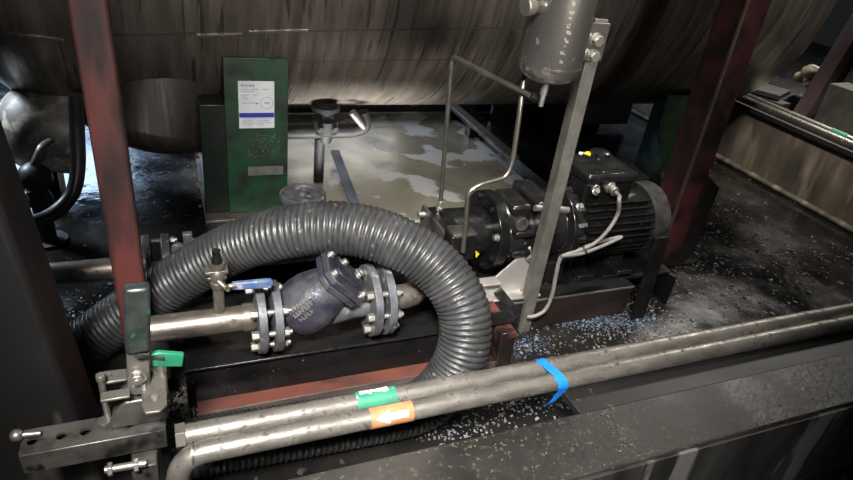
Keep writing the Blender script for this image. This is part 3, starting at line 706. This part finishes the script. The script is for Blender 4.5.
obj('cable_gland', MB().cyl((gl.x, ty0, gl.z), (gl.x, ty0 - .016, gl.z), .020, 6).cyl((gl.x, ty0 - .016, gl.z), (gl.x, ty0 - .038, gl.z - .003), .015, 18), 'bolt', tb, .001)
g2_ = Py(596, 189, ty0 - .01)
obj('blanking_plug', MB().cyl((g2_.x, ty0, g2_.z), (g2_.x, ty0 - .012, g2_.z), .014, 18), 'bolt', tb, .001)
# cable: out of the gland, down to the motor foot, tied loop, down to the skid
gp = Vector((gl.x, ty0 - .038, gl.z - .003))
cp = [gp, gp + Vector((.006, -.016, -.006)), Py(619, 199, 1.29), Py(618, 213, 1.285), Py(609, 229, 1.28), Py(595, 243, 1.275), Py(578, 251, 1.27), Py(563, 256, 1.27), Py(559, 262, 1.268),
      Py(556, 275, 1.262), Py(552, 295, 1.258), Py(545, 310, 1.256), Py(535, 316, 1.255), Py(527, 317, 1.262)]
t = thing('power_cable', 'grey cable drooping from the motor terminal box down to the skid', 'cable', gp)
obj('cable', MB().tube(cp, .0062, 12), 'cable', t)
obj('loop', MB().tube([Py(561, 256, 1.262), Py(580, 254, 1.26), Py(600, 247, 1.27), Py(618, 239, 1.285), Py(621, 237, 1.29), Py(615, 238, 1.295), Py(596, 243, 1.285), Py(578, 250, 1.28)], .0055, 10), 'cable', t)
obj('cable_tie', MB().washer(Py(584, 250, 1.268) + Vector((-.002, 0, 0)), (1, 0, .3), .005, .014, .011, 16), 'rubber', t)

# ================================================================== MID POST
t = thing('angle_post', 'tall grimy galvanised angle post standing in front of the gearbox', 'post', (.99, 1.30, 0))
mx, my, zt = .990, 1.288, Py(600, 19, 1.262).z
obj('angle', MB().prism([(mx - .016, my, 0), (mx + .021, my, 0), (mx + .021, my + .006, 0), (mx - .010, my + .006, 0), (mx - .010, my + .034, 0), (mx - .016, my + .034, 0)], (-.026 * zt, -.028 * zt, zt)), 'postgalv', t, .001)
# filter canister on it
fx_, fy_ = Py(557, 31, 1.2).x, 1.2
zf = Py(552, 84, 1.18).z
t = thing('filter_canister', 'cylindrical stainless steel canister hanging upper middle beside the angle post', 'canister', (fx_, fy_, zf))
fr = .071
prof = [(.0, .018), (.004, .040), (.011, .056), (.022, .066), (.038, .0705), (.042, .0715), (.40, .0715), (.42, .065), (.425, .0)]
obj('shell', MB().lathe((fx_, fy_, zf), (0, 0, 1), prof, 56), 'stainless', t)
obj('bottom_weld', MB().washer((fx_, fy_, zf + .041), (0, 0, 1), .003, .0722, .070, 56), 'stainless', t)
obj('drain_nipple', MB().cyl((fx_ - .006, fy_ - .01, zf + .004), (fx_ - .006, fy_ - .01, zf - .030), .0085, 16).cyl((fx_ - .006, fy_ - .01, zf - .030), (fx_ - .006, fy_ - .01, zf - .056), .0065, 6), 'bolt', t, .001)
nb = Py(520, 2, fy_)
obj('side_port', MB().cyl((fx_ - .06, fy_ - .02, nb.z), (nb.x, fy_ - .03, nb.z - .002), .015, 20), 'stainless', t, .001)
obj('port_cap', MB().cyl((nb.x + .014, fy_ - .028, nb.z - .001), (nb.x - .006, fy_ - .032, nb.z - .003), .019, 20), 'bolt', t, .002)
mb = MB()
rnd = random.Random(3)
ph = -.28
rad = Vector((math.sin(ph), -math.cos(ph), 0)); tl = Vector((math.cos(ph), math.sin(ph), 0))
rot = Matrix((tl, rad, Vector((0, 0, 1)))).transposed()
for k in range(13):
    c = Vector((fx_, fy_, zf + .065 + .0145 * k)) + rad * (fr + .0008)
    for j in range(3): mb.box(c + tl * rnd.uniform(-.004, .004) + Vector((0, 0, rnd.uniform(-.003, .003))), (rnd.choice((.007, .002)), .0012, rnd.choice((.0015, .005))), rot)
obj('etched_marking', mb, 'seam', t, label='vertical row of pale stamped characters')
hb = Py(598, 42, 1.258)
obj('mounting_ear', MB().bb(fx_ + .05, hb.x + .018, 1.250, 1.257, hb.z - .045, hb.z + .045), 'stainless', t, .002)
for (u, v_) in ((596, 40), (592.5, 55.5)): obj('bolt', MB().hexbolt(Py(u, v_, 1.249), (0, -1, 0), .0135, .014), 'bolt', t, .001)

# ================================================================== THIN TUBES
p = Pz(440, 206, .375); p.z = .39
tp = Py(451.5, 55, 1.40); te = Py(531, 96, 1.22)
t = thing('impulse_tube', 'thin steel tube rising from the pump and bending towards the canister bottom', 'tube', p)
obj('tube', MB().tube(fillet([p, Py(452, 56, p.y - .03), te], .018, 6), .0064, 14, False), 'tube', t)
obj('end_fitting', MB().cyl(te, te + Vector((.028, -.01, -.006)), .011, 6), 'black', t, .001)
pts = [Py(463, 252, 1.235), Py(465.5, 225, 1.235), Py(468, 192, 1.235), Py(480, 184, 1.235), Py(507, 177, 1.235), Py(513, 160, 1.24), Py(520, 110, 1.25), Py(527, 50, 1.285), Py(532, 0, 1.29)]
tag(obj('impulse_tube', MB().tube(fillet(pts, .03, 6), .0064, 14, False), 'tube'), 'thin steel tube with an S bend running up behind the canister', 'tube')

# ================================================================== FRONT PIPES
YF, YU, ZP, rp = .828, .874, .2645, .0212
xs = -.03
t = thing('steel_pipe', 'long grimy front pipe nearest the viewer with an orange arrow sticker', 'pipe', (1, YF, ZP))
e0 = Py(168, 476, YF - .01)
obj('pipe', MB().tube(fillet([Vector((xs - .045, YF - .02, .0)), Vector((xs - .005, YF, ZP)), Vector((3.0, YF, ZP))], .05, 8), rp, 24, False), 'railpipe', t)
obj('weld_bead', MB().washer((Pz(192, 462, ZP).x, YF, ZP), (1, 0, 0), .004, rp + .0012, rp - .001, 28), 'pipe', t)
def wrap(parent, name, m, x0, x1, y, z, r, a0, a1, lab=None, jag=None, nx=8):
    rr = []; n = 16
    for i in range(n + 1):
        a = a0 + (a1 - a0) * i / n; d = Vector((0, -math.cos(a), math.sin(a)))
        rr.append([Vector((x0, y, z)) + d * r, Vector((x1, y, z)) + d * r, Vector((x1, y, z)) + d * (r - .0006), Vector((x0, y, z)) + d * (r - .0006)])
    return obj(name, MB().rings(rr), m, parent, label=lab)
so0, so1 = Pz(371, 418, ZP + .015).x, Pz(413, 408, ZP + .015).x
st = wrap(t, 'arrow_sticker', 'stickorange', so0, so1, YF, ZP, rp + .0012, -.75, 1.9, 'orange sticker with a white arrow pointing left')
def onpipe(x, a, r): return Vector((x, YF - r * math.cos(a), ZP + r * math.sin(a)))
def curved_poly(pts2, r): return [onpipe(x, a, r) for x, a in pts2]
w_ = so1 - so0; ca = .62
mb = MB()
for i in range(8):       # shaft
    a_0 = ca - .30 + .60 * i / 8; a_1 = ca - .30 + .60 * (i + 1) / 8
    mb.add(curved_poly([(so0 + w_ * .40, a_0), (so1 - w_ * .14, a_0), (so1 - w_ * .14, a_1), (so0 + w_ * .40, a_1)], rp + .0017), [(0, 1, 2, 3)])
for i in range(8):       # head
    a_0 = -.62 + 1.24 * i / 8; a_1 = -.62 + 1.24 * (i + 1) / 8
    xh = lambda a: so0 + w_ * (.10 + .32 * abs(a) / .62)
    mb.add(curved_poly([(xh(a_0), ca + a_0), (so0 + w_ * .43, ca + a_0), (so0 + w_ * .43, ca + a_1), (xh(a_1), ca + a_1)], rp + .0017), [(0, 1, 2, 3)])
obj('white_arrow', mb, 'white', st)
t = thing('steel_pipe', 'long grimy front pipe behind the nearest one with a green sticker', 'pipe', (1, YU, ZP))
obj('pipe', MB().cyl((xs, YU, ZP), (3.0, YU, ZP), rp, 24), 'railpipe', t)
obj('end_cap', MB().cyl((xs - .012, YU, ZP), (xs + .006, YU, ZP), rp + .004, 6), 'galv', t, .001)
sg0, sg1 = Pz(359, 407, ZP + .015).x, Pz(399, 399, ZP + .015).x
sg = wrap(t, 'flow_sticker', 'stickgreen', sg0, sg1, YU, ZP, rp + .0012, .1, 2.5, 'torn green sticker with white traces')
mb = MB(); rnd = random.Random(5); n = 10
for i in range(n):
    x0_ = sg0 + (sg1 - sg0) * (.10 + .72 * i / n); x1_ = x0_ + (sg1 - sg0) * .072; a_0 = 1.55 + rnd.uniform(-.12, .12); a_1 = 2.1 + rnd.uniform(-.1, .1)
    def q_(x, a): return Vector((x, YU - (rp + .0017) * math.cos(a), ZP + (rp + .0017) * math.sin(a)))
    mb.add([q_(x0_, a_0), q_(x1_, a_0), q_(x1_, (a_0 + a_1) / 2), q_(x1_, a_1), q_(x0_, a_1), q_(x0_, (a_0 + a_1) / 2)], [(0, 1, 2, 5), (5, 2, 3, 4)])
obj('white_trace', mb, 'white', sg)
# blue tape round both pipes
t0 = Pz(543, 370, ZP + rp).x; tw = .025
rr = []
sec = []
for i in range(9): a = 2.6 - 1.0 * i / 8; sec.append((YU - (rp + .0016) * math.cos(a), ZP + (rp + .0016) * math.sin(a), 0))
for i in range(13): a = 1.57 - 2.1 * i / 12; sec.append((YF - (rp + .0016) * math.cos(a), ZP + (rp + .0016) * math.sin(a), .012 + .012 * i / 12))
sec.append((YF - rp * .8, ZP - rp - .022, .012)); sec.append((YF - rp * .75, ZP - rp - .034, -.002))
for k, (yy, zz, dx) in enumerate(sec):
    ww = tw if k < len(sec) - 2 else tw * .6
    rr.append([Vector((t0 + dx, yy, zz)), Vector((t0 + dx + ww, yy, zz)), Vector((t0 + dx + ww, yy + .0008, zz - .0008)), Vector((t0 + dx, yy + .0008, zz - .0008))])
tag(obj('blue_tape', MB().rings(rr), 'bluetape'), 'strip of bright blue tape tied round both front pipes', 'tape')

# ================================================================== PERFORATED ARM AND LATCH
t = thing('perforated_arm', 'grimy steel channel arm with punched holes at bottom left', 'arm', (-.16, .90, .25))
ax0, ax1_, ay0, ay1, az = -.283, -.056, .866, .922, .30
# top plate with round holes (bmesh: grid with holes cut as polygon rings)
def plate_with_holes(x0, x1, y0, y1, z0, z1, holes, r):
    mb = MB(); xs_ = [x0] + [h[0] + (holes[i + 1][0] - h[0]) / 2 if i + 1 < len(holes) else x1 for i, h in enumerate(holes)]
    for i, (hx, hy) in enumerate(holes):
        xa_, xb_ = xs_[i], xs_[i + 1]; n = 24; o = len(mb.v); ring_o = []; ring_i = []
        for k in range(n):
            a = 2 * PI * k / n; c_, s_ = math.cos(a), math.sin(a)
            tx_ = ((xb_ - hx) / c_ if c_ > 1e-6 else (xa_ - hx) / c_ if c_ < -1e-6 else 9); ty_ = ((y1 - hy) / s_ if s_ > 1e-6 else (y0 - hy) / s_ if s_ < -1e-6 else 9)
            q = min(tx_, ty_); ring_o.append((hx + c_ * q, hy + s_ * q)); ring_i.append((hx + c_ * r, hy + s_ * r))
        # snap nearest to corners
        for cxy in ((xa_, y0), (xb_, y0), (xa_, y1), (xb_, y1)):
            j = min(range(n), key=lambda j: (ring_o[j][0] - cxy[0]) ** 2 + (ring_o[j][1] - cxy[1]) ** 2); ring_o[j] = cxy
        mb.rings([[Vector((*p, z1)) for p in ring_o], [Vector((*p, z1)) for p in ring_i], [Vector((*p, z0)) for p in ring_i], [Vector((*p, z0)) for p in ring_o], [Vector((*p, z1)) for p in ring_o]], False)
    return mb
hs = [Pz(61, 437, az), Pz(60, 437, az), Pz(84, 432, az), Pz(121, 424, az)]
holes = [(Pz(32, 440, az).x, .893), (Pz(61, 437, az).x, .893), (Pz(85, 433, az).x, .893), (Pz(130, 424, az).x, .893)]
obj('top_plate', plate_with_holes(ax0, ax1_, ay0, ay1, az - .006, az, holes, .0085), 'galvdark', t)
obj('front_flange', MB().bb(ax0, ax1_, ay0 - .002, ay0 + .004, az - .046, az - .001), 'galvdark', t, .002)
obj('back_flange', MB().bb(ax0, ax1_, ay1 - .006, ay1, az - .046, az - .006), 'galvdark', t, .001)
nb_ = Pz(18, 431, az + .01)
obj('end_pin', MB().cyl((ax0 + .03, .900, az + .008), (nb_.x, .900, az + .012), .005, 10).sphere((nb_.x, .900, az + .012), .011, 14, 8), 'bolt', t)
# clamp under the arm
c0 = Py(120, 468, .84)
tc_ = thing('pipe_clamp', 'small bolted clamp beneath the perforated arm', 'clamp', (c0.x, .85, .18))
obj('saddle', MB().bb(-.118, -.075, .835, .90, .185, .248), 'galvdark', tc_, .003)
obj('bolt', MB().cyl(Py(105, 470, .83), Py(146, 463, .83), .007, 12), 'bolt', tc_)
obj('nut', MB().cyl(Py(108, 470, .83), Py(113, 469, .83), .013, 6), 'bolt', tc_, .001)
obj('nut', MB().cyl(Py(134, 466, .83), Py(139, 465, .83), .013, 6), 'bolt', tc_, .001)
# latch block
t = thing('toggle_latch', 'dirty steel latch with upright green gripped lever above the perforated arm', 'latch', (-.1, .92, .30))
L_ = lambda u, v_, y=.90: Py(u, v_, y)
obj('base_block', MB().prism([(-.148, .885, .3005), (-.050, .885, .3005), (-.050, .885, .345), (-.062, .885, .360), (-.118, .885, .360), (-.135, .885, .335)], (0, .055, 0)), 'galvdark', t, .004)
zl = .388
def leaf(pts): return MB().prism([Pz(u, v_, zl) for u, v_ in pts], (0, 0, -.006))
obj('hinge_leaf', leaf([(143, 366), (166, 363), (167, 404), (160, 411), (145, 413), (141, 404)]), 'galv', t, .002)
obj('hinge_leaf', leaf([(102, 371), (127, 368), (127, 379), (103, 383)]), 'galv', t, .002)
obj('hinge_leaf', leaf([(100, 392), (130, 387), (130, 396), (100, 401)]), 'galv', t, .002)
for (u, v_) in ((108, 376), (154, 371), (155, 398)): p = Pz(u, v_, zl); obj('rivet', MB().cyl(p, p + Vector((0, 0, .004)), .006, 14), 'bolt', t)
p = Pz(163, 380, zl); obj('pivot_bolt', MB().cyl((p.x, p.y + .012, .345), (p.x, p.y + .012, .40), .0065, 14).cyl((p.x, p.y + .012, .40), (p.x, p.y + .012, .425), .009, 6), 'bolt', t, .001)
p = Pz(102, 385, zl); obj('pivot_bolt', MB().cyl((p.x, p.y, .301), (p.x, p.y, .40), .0055, 14).cyl((p.x, p.y, .40), (p.x, p.y, .412), .008, 6), 'bolt', t, .001)
p = Pz(105, 425, .301); obj('foot_nut', MB().cyl(p, p + Vector((0, 0, .012)), .013, 6), 'galvdark', t, .001)
lv0 = L_(139, 392, .895); lv1 = L_(138, 350, .895); lv2 = L_(137, 285, .905)
def barrect(p0, p1, w, d): 
    return MB().rings([[p + Vector((sx * w / 2, sy * d / 2, 0)) for sx, sy in ((-1, -1), (1, -1), (1, 1), (-1, 1))] for p in (p0, p1)])
obj('lever', barrect(lv0, lv1.lerp(lv2, .25), .036, .012), 'galv', t, .003)
obj('lever_grip', barrect(lv1, lv2, .039, .024), 'grip', t, .006, 'worn dark green grip')
nu = L_(137.5, 376, .889)
obj('pivot_nut', MB().cyl(nu, nu + Vector((0, -.006, 0)), .0155, 20).cyl(nu + Vector((0, -.006, 0)), nu + Vector((0, -.016, .002)), .011, 6).cyl(nu + Vector((0, -.016, .002)), nu + Vector((0, -.020, .002)), .006, 12), 'bolt', t, .001)
obj('hook', MB().bb(nu.x - .010, nu.x + .012, .880, .889, .378, .40), 'bolt', t, .002)
# green plastic tag
g_ = thing('plastic_tag', 'bright green plastic tag tied to the latch lever', 'tag', L_(166, 358, .90))
q = [L_(u, v_, .90) for u, v_ in ((151, 355), (159, 353), (184, 355), (182.5, 367), (153, 367))]
obj('tag_body', MB().prism(q, (0, .010, 0)), 'tag', g_, .002)
obj('tie', MB().tube([L_(134, 356, .878), L_(142, 356.5, .876), L_(152, 357, .893), L_(163, 358, .893)], .0028, 8), 'rubber', g_)

# ================================================================== RIGHT WALL RAILS AND BACKGROUND
r0 = Pz(736, 92, .365); r1 = Pz(853, 139, .365)
xr1 = (r0.x + r1.x) / 2
for dx, lab in ((.0, 'shiny steel rail pipe on the right wall, inner one nearer the motor'), (.075, 'shiny steel rail pipe on the right wall, outer one with green band')):
    t = thing('rail_pipe', lab, 'pipe', (3.04 + dx, 2.5, .335))
    obj('pipe', MB().cyl((3.035 + dx, .6, .357), (3.035 + dx, 6.0, .357), .0215, 24), 'stainless', t)
    if dx: 
        gy = Px(841, 124, 3.11)
        obj('green_band', MB().washer((3.035 + dx, gy.y - .06, .357), (0, 1, 0), .09, .0228, .021, 24), 'tag', t, label='green band')
b0 = Py(812, 108, 2.42); b1 = Py(853, 38, 2.42)
fy = 2.55
p0 = Py(805, 118, fy); p1 = Py(866, 20, fy)
t = thing('steel_post', 'faded maroon steel post rising beyond the right wall', 'post', (p0.x + .05, fy, 0))
def qq(p, w): return [p + Vector((0, 0, 0)), p + Vector((w, 0, 0)), p + Vector((w, .10, 0)), p + Vector((0, .10, 0))]
dirp = (p1 - p0) / (p1.z - p0.z)
pb = p0 - dirp * p0.z; pt = p1 + dirp * .4
obj('column', MB().rings([qq(pb, .075), qq(pt, .075)]), 'purple', t, .003, 'grey face')
obj('side_flange', MB().rings([[v_ + Vector((.076, -.004, 0)) for v_ in qq(pb, .06)], [v_ + Vector((.076, -.004, 0)) for v_ in qq(pt, .06)]]), 'redpost', t, .003)
p = Pz(800, 94, .22)
tag(obj('timber_board', MB().box((3.62, 3.02, .13), (.10, .62, .26), Matrix.Rotation(.15, 3, 'Z')), 'cardboard', None, .004), 'weathered board standing beyond the right wall', 'board')
tag(obj('timber_board', MB().box((3.66, 2.99, .285), (.26, .40, .03), Matrix.Rotation(.45, 3, 'Z')), 'cardboard', None, .003), 'pale board lying flat on top of the other board', 'board')
q = Py(774, 84, 3.35)
tag(obj('steel_upright', MB().bb(q.x - .04, q.x + .04, 3.3, 3.4, 0, .50), 'panel', None, .003), 'short grey steel upright beyond the right wall below the tank end', 'upright')
for i, (u, v_, r) in enumerate(((801, 77, .045), (811, 72, .060), (808, 80, .032), (809, 84, .03))):
    c = Px(u, v_, 4.05); lab = ['tan lump leftmost of the heap beyond the right wall', 'largest tan lump of the heap beyond the right wall', 'small tan lump below the largest in the heap', 'lowest small pale lump of the heap beyond the wall'][i]
    mb = MB().sphere(c, r, 14, 9, (1.2, .9, .8)); rnd = random.Random(i)
    mb.v = [c + (v - c) * (1 + rnd.uniform(-.12, .12)) for v in mb.v]
    tag(obj('rubble_lump', mb, 'stone'), lab, 'lump', 'tan lumps beyond the right wall')
tag(obj('waste_heap', MB().add(*(lambda: ([Vector((3.8, 2.6, 0)), Vector((6, 2.2, 0)), Vector((6, 5, 0)), Vector((3.8, 5, 0)), Vector((4.1, 2.9, .24)), Vector((5.6, 2.7, .36)), Vector((5.6, 4.6, .36)), Vector((4.1, 4.6, .24))],
     [(0, 1, 2, 3), (4, 5, 6, 7), (0, 1, 5, 4), (1, 2, 6, 5), (2, 3, 7, 6), (3, 0, 4, 7)]))()), 'column'), 'dark low heap of waste beyond the right wall', 'heap')
K = lambda u, v_: Px(u, v_, 3.98)
tag(obj('white_cable', MB().tube([K(813, 66), K(820, 69), K(829, 73), K(827, 79), K(820, 81), K(817, 84)], .010, 8), 'white'), 'tangled white cord hanging above the heap beyond the right wall', 'cord')
q = Py(846, 105, 2.2)
tag(obj('waste_box', MB().box((q.x + .10, 2.2, q.z / 2 + .04), (.18, .3, q.z + .08), Matrix.Rotation(.1, 3, 'Z')), 'cardboard', None, .006), 'dusty brown box at the right edge beyond the rail pipes', 'box')

# ================================================================== DEBRIS (uncountable)
def scatter(name, label, cat, n, pick, smin, smax, m, flat=.25):
    mb = MB(); 
    for _ in range(n):
        p = pick(); s_ = random.uniform(smin, smax) * (1 if random.random() < .85 else 1.7)
        rot = Matrix.Rotation(random.uniform(0, 6.28), 3, 'Z') @ Matrix.Rotation(random.uniform(-.5, .5), 3, 'X') @ Matrix.Rotation(random.uniform(-.5, .5), 3, 'Y')
        mb.box(p + Vector((0, 0, s_ * .2)), (s_, s_ * random.uniform(.4, .9), s_ * flat), rot)
    return tag(obj(name, mb, m), label, cat, None, 'stuff')
def blob(pts, z=0):
    def f():
        u, v_, su, sv = random.choice(pts)
        return Pz(random.gauss(u, su), random.gauss(v_, sv), z)
    return f
scatter('plastic_flakes', 'drift of blue and white plastic flakes on the black floor below the motor', 'flakes', 1300,
        blob([(555, 320, 28, 4), (600, 312, 22, 4), (605, 325, 20, 6), (590, 318, 30, 6), (640, 322, 12, 4), (525, 345, 14, 6)]), .002, .0062, 'flakeblue')
scatter('plastic_flakes', 'pale plastic flakes strewn thinly over the black floor at right', 'flakes', 560,
        blob([(600, 330, 30, 9), (700, 240, 30, 25), (730, 250, 35, 25), (690, 280, 40, 20), (780, 260, 40, 20), (680, 300, 50, 14), (560, 350, 40, 12), (720, 210, 14, 14)]), .002, .006, 'flake')
scatter('dirt_crumbs', 'brown crumbs of dirt spread across the black floor at right', 'crumbs', 1100,
        blob([(690, 225, 22, 22), (725, 240, 30, 22), (740, 275, 40, 18), (690, 300, 60, 14), (800, 260, 40, 16), (620, 340, 40, 10)]), .002, .008, 'crumb', .6)
scatter('ledge_dirt', 'sandy dirt crumbs lying on the front wall cap', 'dirt', 330,
        lambda: (lambda p: Vector((p.x, min(max(p.y, .60), .725), .26)))(Pz(*random.choice([(lambda q: (600 + 50 * q + random.gauss(0, 7), 412 + 55 * q))(random.random()), (random.gauss(560, 60), random.gauss(450, 18)), (random.uniform(400, 840), random.uniform(370, 470))]), .26)), .001, .0032, 'ledgegrit', .5)
scatter('plastic_flakes', 'blue and white flakes lying between the skid and the front pipes', 'flakes', 500,
        lambda: Vector((random.uniform(.25, .84), random.uniform(1.02, 1.122), 0)), .002, .006, 'flakeblue')
scatter('plastic_flakes', 'grey flakes along the floor in front of the lower hose', 'flakes', 260,
        blob([(440, 432, 22, 7), (480, 424, 26, 7), (520, 408, 25, 6)], 0), .003, .007, 'flake')
scatter('plastic_flakes', 'wet flakes on the floor around the left end of the hose', 'flakes', 240,
        blob([(70, 345, 14, 12), (90, 310, 16, 12), (60, 320, 12, 12)], 0), .003, .008, 'flake')
scatter('wet_grains', 'shiny wet grains heaped at the left end of the skid', 'grains', 420,
        lambda: (lambda p, c: Vector((p.x, p.y, max(0, .035 - .35 * (p - c).length))))(Pz(random.gauss(188, 9), random.gauss(415, 16), 0), Pz(188, 415, 0)), .002, .0055, 'crumb', .7)

# ================================================================== LIGHT
def area(name, loc, target, size, energy, colr=(1, 1, 1), size_y=None, spread=None):
    l = bpy.data.lights.new(name, 'AREA'); l.energy = energy; l.color = colr; l.size = size
    if size_y: l.shape = 'RECTANGLE'; l.size_y = size_y
    if spread: l.spread = math.radians(spread)
    o = bpy.data.objects.new(name, l); COL.objects.link(o); o.location = loc
    o.rotation_euler = (Vector(target) - Vector(loc)).to_track_quat('-Z', 'Y').to_euler(); return o
area('ceiling_lamp', (-.30, -.28, 1.98), (.48, 1.10, .22), .40, 17, (1, .985, .96), .20, 48)
area('front_fill', (.6, -2.6, 1.9), (.68, 2.1, 1.15), 1.4, 9, (1, .96, .9), .5, 28)  # added light standing in for the bright room behind the viewer
area('ceiling_lamp', (1.25, 1.05, 2.6), (1.22, 1.42, .3), .5, 5, (1, .97, .93), .12, 36)
area('rear_fill', (1.0, 4.7, .95), (1.0, 2.6, .05), 1.6, 8, (1, .97, .9), .5)  # added light, hidden behind the tank, to brighten the pale floor
area('tank_underside_fill', (.74, 2.20, .04), (.74, 2.50, .31), .55, 5.5, (1, .98, .95), .06, 75)  # added low light for the tank's underside band, without a lamp body
area('side_fill', (4.3, 3.0, 3.0), (3.4, 2.2, .3), .8, 30, (1, .95, .88), .2, 100)  # added light to make the rails on the right wall shine
area('side_fill', (1.9, .9, 2.4), (3.02, 2.1, .1), .3, 3.5, (1, .95, .88), .2, 36)  # added light for the inner face of the right wall
area('rear_fill', (-1.5, 3.0, 1.5), (-.55, 2.42, .25), .5, 7, (.75, .86, 1), .3, 50)  # added bluish light for the small vessel, which the window does not reach
W = bpy.data.worlds.new('world'); S.world = W; W.use_nodes = True
W.node_tree.nodes['Background'].inputs[0].default_value = (.5, .55, .62, 1); W.node_tree.nodes['Background'].inputs[1].default_value = .018
